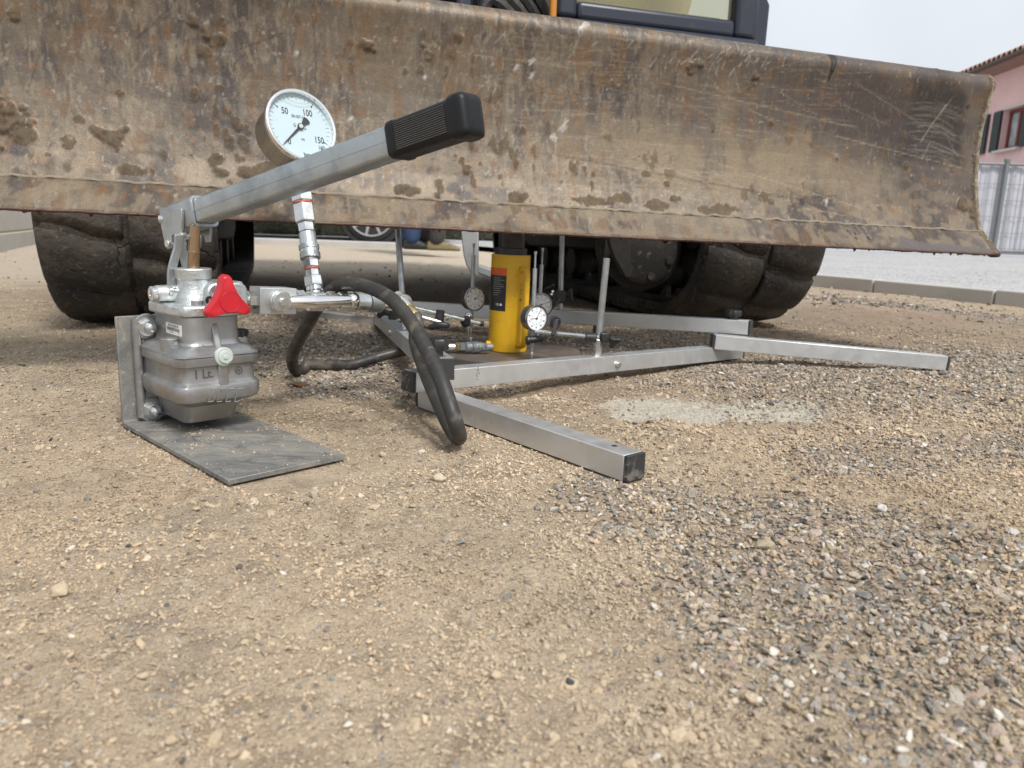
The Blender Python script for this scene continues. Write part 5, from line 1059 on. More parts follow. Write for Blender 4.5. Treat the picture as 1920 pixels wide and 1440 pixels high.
vc = MA_+MDIR*mt(512)+MF*r*.85; mb = MB(); mb.lathe(vc, MF, [(0, r*.80), (.004, r*.80), (.005, r*.72), (.007, r*.72), (.0075, r*.80), (.011, r*.80), (.012, r*.74), (.0122, r*.36), (.015, r*.34), (.016, r*.28)], 36); mb.build('valve_stem', MT['zinc'], vb, smooth=30)
l0 = vc+MF*.008+MDIR*(r*.6); L = mt(640)-mt(512)-r*.6; le = l0+MDIR*L+MU*.004+MF*.006; mb = MB(); ld = nrm(le-l0); L = np.linalg.norm(le-l0)
mb.lathe(l0, ld, [(0, .0072), (.004, .0082), (L*.36, .0096), (L*.37, .0096), (L*.375, .0086), (L*.93, .0070), (L*.94, .0088), (L*.97, .0102), (L*1.02, .0100), (L*1.05, .0078), (L*1.06, .004)], 32); mb.build('valve_lever', MT['chrome'], vb, smooth=35)
mb = MB()
for x0, x1, h_, hx in ((546, 556, 30, False), (556, 570, 40, True), (570, 578, 28, False), (578, 604, 38, False), (604, 612, 28, False), (612, 628, 38, True), (628, 634, 28, False), (634, 648, 36, True)): seg(mb, x0, x1, h_, hx)
mb.build('fittings', MT['zinc'], pump, smooth=30)
def knurled(p0, d, L, r, n=44):
    mb = MB(); d = nrm(d); x = nrm(np.cross(d, V(.3, .1, .9))); y = np.cross(d, x); m_ = max(4, int(L/.0011)); R_ = []
    for i in range(m_+1):
        tt = L*i/m_; R_.append([p0+d*tt+(x*math.cos(2*math.pi*(k+.5*(i % 2))/n)+y*math.sin(2*math.pi*(k+.5*(i % 2))/n))*(r+(.00045 if (k+i//1) % 2 else -.00025)*(0 if i in (0, m_) else 1)) for k in range(n)])
    return mb.rings(R_)
mb = MB(); seg(mb, 648, 662, 38, True); seg(mb, 664, 688, 37); seg(mb, 712, 724, 26, True); mb.build('quick_coupler', MT['zinc'], pump, smooth=30)
ta, tb = mt(689), mt(712); rk = 19.5*pxm(MA_+MDIR*ta); knurled(MA_+MDIR*ta, MDIR, tb-ta, rk).build('knurled_ring', MT['zincmatte'], pump, smooth=10)
mb = MB(); seg(mb, 724, 734, 24, True); mb.build('brass_adaptor', MT['brass'], pump, smooth=30)
E1 = MA_+MDIR*mt(732); E2 = E1+MDIR*.020
# pressure gauge column
TB = MA_+MDIR*mt(591)+MU*.008; GC = at(565, 236, 1.125)
vG = nrm(C0-GC); ig = nrm(Rv*.72+Uv*.69); ig = nrm(ig-vG*np.dot(ig, vG)); GN = nrm(math.cos(math.radians(36))*vG+math.sin(math.radians(36))*ig)
GE = nrm(-.10*Rv+1.0*Uv); GE = nrm(GE-GN*np.dot(GE, GN)); GXv = np.cross(GE, GN); print('GAUGE', GC, GN, GE, GXv, TB)
GR = 70.5*pxm(GC); CT = GC-GE*GR*.82-GN*.026; CDIR = nrm(CT-TB)
def ct(y):
    lo, hi = 0., .5
    for _ in range(40):
        m_ = (lo+hi)/2; P = TB+CDIR*m_-C0
        if 720-FPX*(P@Uv)/(P@Dv) > y: lo = m_
        else: hi = m_
    return lo
def cseg(mb, y0, y1, wpx, hexa=False):
    a, b = ct(y0), ct(y1); r = wpx/2*pxm(TB+CDIR*(a+b)/2)
    if hexa: mb.hexn(TB+CDIR*a, TB+CDIR*b, r*1.04, ref=MF+MDIR*.35)
    else: mb.cyl(TB+CDIR*a, TB+CDIR*b, r, n=28, bev=min(.0007, (b-a)*.2))
gauge = mb = MB()
for y0, y1, w, hx in ((552, 546, 24, 0), (546, 538, 31, 0), (538, 519, 34, 1), (519, 506, 26, 1), (503, 488, 30, 1), (488, 485, 27, 0)): cseg(mb, y0, y1, w, hx)
mb.build('gauge_stem', MT['zinc'], pump, smooth=30)
mb = MB(); cseg(mb, 506.5, 503.5, 28); mb.build('seal_ring', MT['redring'], pump, smooth=30)
mb = MB(); cseg(mb, 474, 467, 34); cseg(mb, 460, 437, 31); cseg(mb, 436, 419, 30, 1); mb.build('gauge_coupler', MT['zinc'], pump, smooth=30)
for a, b in ((485, 474), (468, 460)): knurled(TB+CDIR*ct(a), CDIR, ct(b)-ct(a), 18.5*pxm(TB+CDIR*ct(470))).build('knurled_ring', MT['zincmatte'], pump, smooth=10)
mb = MB(); cseg(mb, 419, 384, 38, 1); cseg(mb, 381, 364, 40, 1); mb.cyl(TB+CDIR*ct(366), CT, .009, n=20); mb.build('gauge_adaptor', MT['zinc'], pump, smooth=30)
mb = MB(); cseg(mb, 384.5, 380.5, 36); mb.build('seal_ring', MT['redring'], pump, smooth=30)
mb = MB(); mb.lathe(GC, GN, [(-.050, GR*.80), (-.048, GR*.90), (-.008, GR*.93), (-.0060, GR*.93)], 72); gc = mb.build('pressure_gauge', MT['gaugecase'], pump, smooth=35)
mb = MB(); mb.lathe(GC, GN, [(-.006, GR*.92), (-.006, GR*.985), (-.004, GR), (.002, GR), (.004, GR*.985), (.0046, GR*.955), (.004, GR*.915), (.002, GR*.905), (-.0045, GR*.90), (-.0045, GR*.89)], 72, cap=False); mb.build('bezel', MT['bezel'], gc, smooth=50)
DR = GR*.90; dp = -.0042
mb = MB(); mb.lathe(GC+GN*dp, GN, [(-.001, DR), (0, DR), (0, 0)], 72); mb.build('dial', MT['dialwhite'], gc, smooth=30)
gf = (GC+GN*(dp+.0003), GXv, GE, GN); mb = MB(gf)
def ang(v): return math.radians(225-v*270/160)
def tick(mb, v, r0, r1, w, w2=None):
    a = ang(v); d = V(math.cos(a), math.sin(a), 0); e = V(-math.sin(a), math.cos(a), 0); w2 = w if w2 is None else w2
    mb.face([d*r0*DR-e*w/2, d*r1*DR-e*w2/2, d*r1*DR+e*w2/2, d*r0*DR+e*w/2])
for v in range(0, 161, 5):
    big = v % 50 == 0 or v == 160
    if v in (50, 100, 150): tick(mb, v, .80, .88, .0021, .0012); tick(mb, v, .88, .97, .0006)
    elif v == 160: tick(mb, v, .83, .97, .0004, .0016)
    else: tick(mb, v, .84 if v % 10 == 0 else .88, .95, .00042)
X_, Y_ = V(1, 0, 0), V(0, 1, 0)
for s_, x, y, sz in (('50', -.42, .43, .235), ('100', .30, .47, .235), ('150', .56, -.34, .235), ('160', .60, -.57, .155), ('0', -.40, -.50, .22), ('bar', .09, -.84, .165), ('EN 837-1', -.04, .31, .105), ('kl.1.0', .52, -.86, .10), ('G', -.17, .03, .12), ('G', .15, -.02, .12), ('NG', .04, -.38, .08)):
    mb.text(s_, V(x*DR, y*DR, 0), X_, Y_, sz*DR*1.22, .74)
for (x0, y0, x1, y1) in ((.04, -.93, .15, -.93), (.04, -.99, .04, -.93), (.15, -.99, .15, -.93), (.075, -.985, .115, -.935)):
    d = V(x1-x0, y1-y0, 0)*DR; L = np.linalg.norm(d); d /= L; e = V(-d[1], d[0], 0)*.0002; p = V(x0, y0, 0)*DR; mb.face([p-e, p+d*L-e, p+d*L+e, p+e])
mb.build('dial_print', MT['print'], gc, smooth=0, fixn=False)
a = ang(0); d = V(math.cos(a), math.sin(a), 0); e_ = V(-math.sin(a), math.cos(a), 0); mb = MB((GC+GN*(dp+.0016), GXv, GE, GN))
mb.prism([(d*.86*DR)[:2], (d*.84*DR+e_*.0006)[:2], (d*.05*DR+e_*.0019)[:2], (-d*.10*DR+e_*.0018)[:2], (-d*.33*DR+e_*.0060)[:2], (-d*.37*DR+e_*.002)[:2], (-d*.37*DR-e_*.002)[:2], (-d*.33*DR-e_*.0060)[:2], (-d*.10*DR-e_*.0018)[:2], (d*.05*DR-e_*.0019)[:2], (d*.84*DR-e_*.0006)[:2]], V(0, 0, 0), X_, Y_, V(0, 0, .0005)); mb.lathe(V(0, 0, 0), V(0, 0, 1), [(0, .0046), (.0012, .0046), (.0012, 0)], 24); mb.build('needle', MT['print'], gc, smooth=0)
mb = MB((GC+GN*(dp+.003), GXv, GE, GN)); mb.lathe(V(0, 0, 0), V(0, 0, 1), [(0, .0032), (.0012, .0030), (.0016, 0)], 24); mb.build('needle_hub', MT['whiteplastic'], gc, smooth=40)
mb = MB((GC+GN*.0012, GXv, GE, GN)); mb.lathe(V(0, 0, 0), V(0, 0, 1), [(0, DR), (.001, DR)], 64); mb.build('glass', MT['glass'], gc, smooth=30)
mb = MB((GC+GN*(dp+.0045), GXv, GE, GN)); mb.tube(catmull([V(-.42*DR, .86*DR, 0), V(-.40*DR, .80*DR, 0), V(-.1*DR, .70*DR, 0), V(.2*DR, .705*DR, 0), V(.44*DR, .80*DR, 0)], 8), [.0002]+[.00035]*32, 6); mb.build('liquid_line', MT['whiteplastic'], gc, smooth=60)

# elbow at the end of the manifold
HE = at(779, 598, float(E2[1])-.035); eb = nrm(HE-E2)
mb = MB(); mb.cyl(E1, E2+MDIR*.004, .0125, n=24); mb.lathe(E2, eb, [(-.014, .006), (-.012, .0135), (.010, .0135), (.018, .0125), (.024, .0115)], 24); mb.lathe(E2-eb*.002, MF, [(-.012, .012), (.012, .0125), (.0135, .0115), (.0135, .006), (.0128, .0055), (.0128, 0)], 24); mb.build('elbow', MT['zinc'], pump, smooth=35)

# ------------------------------------------------------------------ hydraulic hose
hs_ = E2+eb*.024
hose = thing('hydraulic_hose', 'thick dusty black hydraulic hose looping from the pump manifold to the yellow jack', 'hose', gnd(860, 828, 0))
jy = 1.478
CY0 = at(917, 650, jy); CYD = nrm(V(1, .06, .0)); 
fe0 = at(842, 651, jy-.012)
pts = [hs_, hs_+eb*.03, at(779, 640, 1.12), at(799, 700, 1.05), at(821, 752, .995), at(842, 797, .955), at(855, 817, .935), at(861, 819, .912), at(856, 800, .895), at(840, 750, .905), at(822, 700, .93), at(796, 648, .97), at(768, 600, 1.01), at(735, 562, 1.045), at(695, 540, 1.08), at(645, 531, 1.10), at(607, 560, 1.13), at(573, 615, 1.19), at(550, 662, 1.26), at(551, 690, 1.31), at(572, 699, 1.345), at(610, 695, 1.375), at(665, 683, 1.41), at(722, 666, 1.44), at(780, 654, 1.462), fe0-CYD*.012]
P = catmull(pts, 8); P = [V(p[0], p[1], max(p[2], .0105+float(hz(np.array([p[0]]), np.array([p[1]]))[0]))) for p in P]
mb = MB(); mb.tube(P, .0099, 16); mb.build('rubber_hose', MT['hose'], hose, smooth=60)
mb = MB(); mb.lathe(hs_, eb, [(-.002, .0095), (.004, .0115), (.022, .0118), (.024, .0105)], 22); mb.hexn(hs_-eb*.008, hs_-eb*.001, .0115); mb.build('ferrule', MT['brass'], hose, smooth=35)
def xseg(mb, x0, x1, hpx, hexa=False):
    a, b = at(x0, 651, jy-.012), at(x1, 650.5, jy-.004); r = hpx/2*pxm(a); (mb.hexn(a, b, r) if hexa else mb.cyl(a, b, r, n=24, bev=.0006))
mb = MB(); xseg(mb, 829, 854, 15); mb.build('ferrule', MT['zinc'], hose, smooth=35)
mb = MB(); xseg(mb, 854, 861, 18, True); mb.build('brass_nut', MT['brass'], hose, smooth=30)
mb = MB(); xseg(mb, 861, 872, 18, True); xseg(mb, 872, 884, 20); xseg(mb, 884, 894, 22); xseg(mb, 894, 902, 19); xseg(mb, 902, 910, 16, True); xseg(mb, 910, 922, 14); mb.build('jack_coupler', MT['zincmatte'], hose, smooth=30)
# ------------------------------------------------------------------ load plate and yellow jack
PC = V(-.012, 1.535, 0); PZ = .026
lp_ = MB(); lp_.lathe(PC+V(0, 0, -.002), ZZ, [(0, .148), (.002, .150), (PZ, .150), (PZ+.002, .1485), (PZ+.002, 0)], 72); tag(lp_.build('load_plate', MT['platedark'], None, smooth=35, off=PC), 'round worn steel load plate lying on the ground under the yellow jack', 'plate')
JB = at(951, 655, 1.530); JB = V(JB[0], JB[1], PZ); JR = .0385; JH = float(at(951, 478, 1.495)[2])-PZ
jack = thing('hydraulic_jack', 'yellow hydraulic jack cylinder with side handle and black label standing on the round plate', 'jack', JB)
TL = nrm(V(.012, 0, 1))
mb = MB(); mb.lathe(JB, TL, [(0, JR-.002), (.0015, JR), (JH-.001, JR), (JH, JR-.001), (JH, JR*.8)], 64); mb.lathe(JB+TL*(JH-.0012), TL, [(0, JR*.82), (0.0002, 0)], 40, cap=False); jb = mb.build('body', MT['yellow'], jack, smooth=35)
mb = MB(); mb.lathe(JB+TL*JH, TL, [(0, .026), (.34, .026)], 36); mb.lathe(JB+TL*(JH+.0), TL, [(0, .031), (.012, .031), (.013, .028)], 36); mb.build('piston', MT['steeldark'], jack, smooth=35)
def jsurf(th, z, off=.0): return JB+TL*z+V(math.sin(th), -math.cos(th), 0)*(JR+off)
def jz(y): return float(at(951, y, JB[1]-JR)[2])-PZ
def jth(x): return math.asin(max(-.97, min(.97, (x-952.5)/36.5)))+0.0
def patch(th0, th1, z0, z1, off, n=10):
    mb = MB(); R_ = [[jsurf(th0+(th1-th0)*k/n, z0, off), jsurf(th0+(th1-th0)*k/n, z1, off), jsurf(th0+(th1-th0)*k/n, z1, off-.0006), jsurf(th0+(th1-th0)*k/n, z0, off-.0006)] for k in range(n+1)]; return mb.rings(R_)
t0, t1 = math.radians(-86), jth(946)
patch(t0, t1, jz(584), jz(517.2), .0004).build('label', MT['blacklabel'], jb, smooth=40); patch(t0, t1, jz(517), jz(503), .0004).build('label_header', MT['orange'], jb, smooth=40)
mb = MB(); g = np.random.default_rng(8)
for k in range(9):
    z = jz(522+k*4.0); a = jth(922); b = jth(922+g.uniform(9, 21)); n = 6
    for i in range(n): 
        p, q = a+(b-a)*i/n, a+(b-a)*(i+1)/n; mb.face([jsurf(p, z-.0004, .0007), jsurf(q, z-.0004, .0007), jsurf(q, z+.0004, .0007), jsurf(p, z+.0004, .0007)])
mb.build('label_lines', MT['labelprint'], jb, smooth=0, fixn=False)
mb = MB(); thc, zc = jth(931), jz(572); mb.text('CE', None, None, None, .0055, 1.1, curve=lambda x, y: jsurf(thc+x/JR, zc+y, .0008)); thd = jth(937.5)
mb._add([jsurf(thd+x/JR, zc+y, .0008) for x, y in ((-.002, -.002), (.0015, -.002), (.003, 0), (.0012, .0008), (.001, .0024), (-.001, .0024), (-.002, .001))], [tuple(range(7))])
mb.build('label_mark', MT['labelwhite'], jb, smooth=0, fixn=False)
mb = MB()
for s_, y in (('1', 534), ('7', 543.5), ('1', 550), ('8', 562)):      # hand written figures, turned a quarter
    thc = jth(973); zc = jz(y); mb.text(s_, None, None, None, .0085, .9, curve=lambda x, y_: jsurf(thc+(-y_)*-1/JR*.8, zc+(-x), .0006))
mb.build('marker_writing', MT['print'], jb, smooth=0, fixn=False)
mb = MB(); th = math.radians(33)
d = V(math.sin(th), -math.cos(th), 0); Q = lambda z, o: JB+TL*z+d*(JR+o)
mb.tube(catmull([Q(jz(505), -.004), Q(jz(505), .010), Q(jz(507.5), .017), Q(jz(513), .021), Q(jz(530), .0215), Q(jz(625), .0215), Q(jz(640), .021), Q(jz(645), .017), Q(jz(647), .010), Q(jz(647), -.004)], 6), .0058, 12); mb.build('side_handle', MT['yellow'], jack, smooth=60)
mb = MB(); q = at(922, 650, JB[1]-.03); mb.cyl(V(q[0]-.012, JB[1]-.015, q[2]), V(q[0]+.012, JB[1]-.01, q[2]), .0095, n=20); mb.build('port', MT['yellow'], jack, smooth=35)

# ------------------------------------------------------------------ aluminium datum frame
fr_ = thing('datum_frame', 'triangular datum frame of silver square aluminium bars with black end caps', 'frame', gnd(790, 765))
S_ = .030
def bar(P0, P1, cap0=True, cap1=True, label=None):
    """bar between the centres of its two end faces"""
    P0, P1 = np.asarray(P0, float), np.asarray(P1, float); d = nrm(P1-P0); s = nrm(np.cross(d, ZZ)); k = np.cross(s, d); L = np.linalg.norm(P1-P0)
    mb = MB((P0, d, s, k)); mb.box(V(L/2, 0, 0), (L, S_, S_)); b = mb.build('bar', MT['alu'], fr_, bevel=.0009, seg=2)
    for on, x in ((cap0, -.0028), (cap1, L+.0028)):
        if on: mb = MB((P0, d, s, k)); mb.box(V(x, 0, 0), (.0056, S_-.0004, S_-.0004)); mb.build('end_cap', MT['capdirty'], b, bevel=.0008)
    return b, (P0, d, s, k, L)
h = S_/2
# A foot bar on the ground, B across it to the right corner, C on top of B going back, D from the back corner, E foot bar at the right
A0 = gnd(783, 763); A1 = gnd(1167, 903); ad = nrm(A1-A0); as_ = V(-ad[1], ad[0], 0)
_, AF = bar(A0+as_*h+V(0, 0, h), A1+as_*h+V(0, 0, h))
B0 = gnd(795, 735, .0305); B1 = gnd(1393, 672, .0); bd = nrm(B1-B0); bs = nrm(V(-bd[1], bd[0], 0))
_, BF = bar(B0-bd*.014+bs*h+V(0, 0, h), B1+bs*h+V(0, 0, h))
E0 = gnd(1340, 655, .031); E1_ = gnd(1774, 695, .006); edd = nrm(E1_-E0); es = nrm(V(-edd[1], edd[0], 0))
_, EF = bar(E0+es*h+V(0, 0, h), E1_+es*h+V(0, 0, h))
Cn = gnd(826, 712, .0615); Cf = gnd(700, 607, .004); cd = nrm(Cf-Cn); cs = nrm(V(-cd[1], cd[0], 0))
CX0 = onplane(831, 682, Cn, nrm(V(cd[0], cd[1], 0))); Cp0 = V(CX0[0], CX0[1], .0615+h)
Cp1 = Cf+V(.016, 0, h+.002)
_, CF = bar(Cp0, Cp1)
D1 = gnd(1401, 628, .060); D0 = V(Cf[0]-.05, Cf[1]+.02, .036); 
D0 = V(D0[0], D0[1], .036)
dd = nrm(D1-D0); ds = nrm(V(-dd[1], dd[0], 0)); _, DF = bar(D0+ds*h+V(0, 0, h), D1+ds*h+V(0, 0, h))
# third foot bar under the back corner, mostly hidden
fd = nrm(V(-.8, .55, 0)); q = V(Cp1[0], Cp1[1], 0); bar(q+V(.02, .0, h-.014)+fd*-.04, q+fd*.42+V(0, 0, h-.012))
def on_bar(F, t, up=0, side=0): return F[0]+F[1]*t+F[3]*up+F[2]*side
def star_knob(P, r=.017, hgt=.016):
    mb = MB(); R_ = []
    for z, f in ((0, .55), (hgt*.35, .55), (hgt*.36, .95), (hgt*.45, 1), (hgt*.9, 1), (hgt, .9)):
        R_.append([P+V(math.cos(2*math.pi*k/32), math.sin(2*math.pi*k/32), 0)*r*f*(1+.07*math.cos(8*2*math.pi*k/32))+V(0, 0, z) for k in range(32)])
    mb.rings(R_); return mb.build('star_knob', MT['blackplastic'], fr_, smooth=40)
kp = at(818, 660, float(Cp0[1])+.02); star_knob(V(kp[0], kp[1], .0615+S_), .0165, .024); kp = on_bar(DF, DF[4]-.035, h+.0); star_knob(kp, .017, .020)
# bolt in the side of B, hole in A, bolt in C, pen marks
def foot_t(F, x, y, side):      # parameter along the bar for a photo pixel on its side face
    P = onplane(x, y, F[0]+F[2]*side, F[2]); return float((P-F[0])@F[1]), float((P-F[0])@F[3])
t, u = foot_t(BF, 1157, 684, h); 
sg = 1 if (BF[2]@(C0-BF[0])) > 0 else -1; t, u = foot_t(BF, 1157, 684, sg*h)
mb = MB(); p = on_bar(BF, t, u, sg*h); mb.lathe(p, BF[2]*sg, [(0, .0065), (.0012, .0065)], 20); mb.hexn(p+BF[2]*sg*.0012, p+BF[2]*sg*.006, .0055); mb.build('bolt', MT['zinc'], fr_)
sgc = 1 if (CF[2]@(C0-CF[0])) > 0 else -1; t, u = foot_t(CF, 733, 624, sgc*h); mb = MB(); p = on_bar(CF, t, u, sgc*h); mb.hexn(p, p+CF[2]*sgc*.005, .0055); mb.build('bolt', MT['zinc'], fr_)
P = onplane(1152, 836, AF[0]+V(0, 0, h), ZZ); mb = MB(); mb.lathe(P+V(0, 0, -.003), ZZ, [(.0, .0035), (.0032, .0035)], 20); mb.build('screw_hole', MT['print'], fr_)
mb = MB(); t, u = foot_t(BF, 895, 700, sg*h)
for k, (x0, y0, x1, y1) in enumerate(((0, .011, .002, .008), (-.001, .006, .003, .004), (.001, .002, -.002, -.002), (-.002, -.003, .001, -.005), (.003, .001, .0035, -.002), (-.001, -.008, .001, -.010))):
    a, b = on_bar(BF, t+x0, u+y0, sg*(h+.0003)), on_bar(BF, t+x1, u+y1, sg*(h+.0003)); mb.tube([a, b], .0004, 4)
mb.build('pen_marks', MT['print'], fr_, smooth=0)

# ------------------------------------------------------------------ rods, clamps and arms carrying the dial indicators
def stand(label, base, top, extra):
    t = thing('indicator_stand', label, 'stand', base, 'rods and clamps holding the dial indicators')
    d = nrm(top-base); mb = MB(); mb.cyl(base, top, .0060, n=24, bev=.0008); mb.build('rod', MT['zincmatte'], t, smooth=35); extra(t, base, d); return t
def clamp(t, P, ax, size=(.022, .026, .022)):
    mb = MB(); x = nrm(V(ax[0], ax[1], 0)); mb.box(P, size, (x, V(-x[1], x[0], 0), ZZ)); return mb.build('clamp', MT['blackplastic'], t, bevel=.003, seg=3)
def wing(t, P, d, L=.030, w=.020, th=.008, up=None):
    d = nrm(d); up = nrm(np.cross(d, V(.2, .9, .3))) if up is None else nrm(up-d*np.dot(up, d)); s = np.cross(d, up); mb = MB()
    poly = [(-.005, 0), (-.006, .008), (-L*.55, .013), (-L*.62, .017), (-L*.5, .021), (0, w+.003), (L*.5, .021), (L*.62, .017), (L*.55, .013), (.006, .008), (.005, 0)]
    mb.prism(poly, P-s*th/2, up, d, s*th); return mb.build('wing_knob', MT['blackplastic'], t, bevel=.0025, seg=3)
def arm(t, P0, P1, r=.0040, m='zinc'):
    mb = MB(); mb.cyl(P0, P1, r, n=18, bev=.0006); return mb.build('arm', MT[m], t, smooth=35)
# front stand on bar B
tB = foot_t(BF, 1131, 668, sg*h)[0]; b1 = on_bar(BF, tB, h); y1 = float(b1[1]); tp1 = at(1137.5, 484, y1)
def ex1(t, b, d):
    mb = MB(); mb.hexn(b, b+d*.030, .0072); mb.build('hex_foot', MT['zinc'], t)
    c = at(1131, 632, y1); clamp(t, c, V(1, .3, 0), (.016, .020, .018)); wing(t, at(1141, 634, y1+.006), V(.75, .2, -.55), .022, .016); 
    k = at(1119, 617, y1+.012); mb = MB(); mb.cyl(k+V(0, 0, -.010), k+V(0, 0, .006), .0075, n=20, bev=.001); mb.build('clamp_nut', MT['blackplastic'], t, smooth=35)
    e = at(1106, 633, y1-.012); mb = MB(); mb.cyl(e+V(-.008, 0, 0), e+V(.012, 0, 0), .009, n=22, bev=.0015); mb.build('swivel', MT['blackplastic'], t, smooth=35)
    a1 = at(1124, 632.5, y1-.016); a0 = at(1004, 622, y1+.035); arm(t, a0, a1, .0041)
    # link post and knurled disc in the middle of the arm
    q = at(1042, 604, y1+.028); mb = MB(); mb.lathe(q, nrm(V(.35, -1, .1)), [(-.008, .0), (-.008, .0115), (-.001, .0115), (0, .0105), (0, .008), (-.003, .0075), (-.003, 0)], 28); mb.build('clamp_nut', MT['blackplastic'], t, smooth=30)
    mb = MB(); p0, p1 = at(1037, 629, y1+.012), at(1044, 598, y1+.018); mb.box((p0+p1)/2, (.008, .006, np.linalg.norm(p1-p0)), (V(1, 0, 0), np.cross(nrm(p1-p0), V(1, 0, 0)), nrm(p1-p0))); mb.build('link', MT['steeldark'], t, bevel=.0015)
    q = at(1000, 638, y1+.040); mb = MB(); mb.cyl(q+V(-.010, -.002, 0), q+V(.016, .004, .004), .0065, n=20, bev=.0015); mb.cyl(q+V(-.014, -.004, 0), q+V(-.006, -.002, 0), .0085, n=20, bev=.002); mb.build('stem_clamp', MT['blackplastic'], t, smooth=40)
stand('steel rod with black clamp and long arm standing on the front bar beside its bolt', b1, tp1, ex1)
# left stand on bar C
tC = foot_t(CF, 744, 606, sgc*h)[0]; b2 = on_bar(CF, tC, h); y2 = float(b2[1]); tp2 = V(*at(745.5, 425, y2+.03))
def ex2(t, b, d):
    c = at(738, 590, y2); clamp(t, c, V(1, 0, 0), (.018, .022, .018)); wing(t, at(730, 588, y2-.012), V(-.8, -.2, .25), .026, .02)
    yb = y2-.01; arm(t, at(777, 577, yb-.02), at(900, 606, yb+.03), .0043); arm(t, at(752, 584, yb-.02), at(826, 604.5, yb-.01), .0043); 
    c = at(824, 590, yb+.0); mb = MB(); mb.cyl(at(823, 606, yb-.006), at(826, 581, yb-.004), .0085, n=22, bev=.002); mb.build('clamp', MT['blackplastic'], t, smooth=40); mb = MB(); mb.cyl(at(821, 603, yb-.008), at(821.5, 584, yb-.008), .0026, n=12); mb.build('clamp_bolt', MT['chrome'], t, smooth=40)
    q = at(823, 609, yb-.012); mb = MB(); R_ = []
    for z, f in ((-.006, .7), (-.004, .95), (0, 1.0), (.004, .95), (.0065, .6)): R_.append([q+V(math.cos(a)*.021*f*(1 if True else 1), math.sin(a)*.008*f, z+.35*math.cos(a)*.006-.0025*abs(math.cos(a))) for a in np.linspace(0, 2*math.pi, 24, endpoint=False)])
    mb.rings(R_); mb.build('wing_knob', MT['blackplastic'], t, smooth=60)
    mb = MB(); q = at(899, 606.5, yb+.03); mb.cyl(q, q+V(.008, .003, -.0015), .0052, n=18, bev=.001); mb.build('arm_end', MT['blackplastic'], t, smooth=35)
    mb = MB(); q = at(874, 602, yb+.022); mb.lathe(q, nrm(V(-.3, .6, -.7)), [(-.012, .004), (-.004, .009), (.006, .010), (.012, .006)], 20); mb.build('stem_clamp', MT['blackplastic'], t, smooth=40)
stand('steel rod holding two thin chromed arms and an oval black wing knob', b2, tp2, ex2)
# rear stand on bar D
sgd = 1 if (DF[2]@(C0-DF[0])) > 0 else -1
tD = foot_t(DF, 1046, 587, sgd*h)[0]; b3 = on_bar(DF, tD, h); y3 = float(b3[1]); tp3 = at(1054, 440, y3)
def ex3(t, b, d):
    c = at(1049, 556, y3-.01); clamp(t, c, V(1, .2, 0), (.024, .028, .030)); wing(t, at(1058, 553, y3-.01), V(.9, -.2, .1), .024, .016, up=V(0, 0, 1)); wing(t, at(1037, 549, y3-.02), V(-.5, -.3, .7), .022, .016)
    arm(t, at(1050, 560, y3-.03), at(1024, 590, y3-.09), .0040, 'steeldark'); mb = MB(); q = at(1031, 575, y3-.06); mb.cyl(q+V(-.010, 0, -.012), q+V(.008, 0, .014), .0085, n=20, bev=.002); mb.build('stem_clamp', MT['blackplastic'], t, smooth=40)
    mb = MB(); q = at(1036, 547, y3-.05); mb.lathe(q, V(.3, -1, 0), [(0, .003), (.003, .0035), (.006, .001)], 14); q = at(1034, 552.5, y3-.05); mb.lathe(q, V(.3, -1, 0), [(0, .003), (.003, .0035), (.006, .001)], 14); mb.build('screws', MT['chrome'], t, smooth=40)
stand('steel rod on the rear bar behind the jack with a bulky black clamp', b3, tp3, ex3)

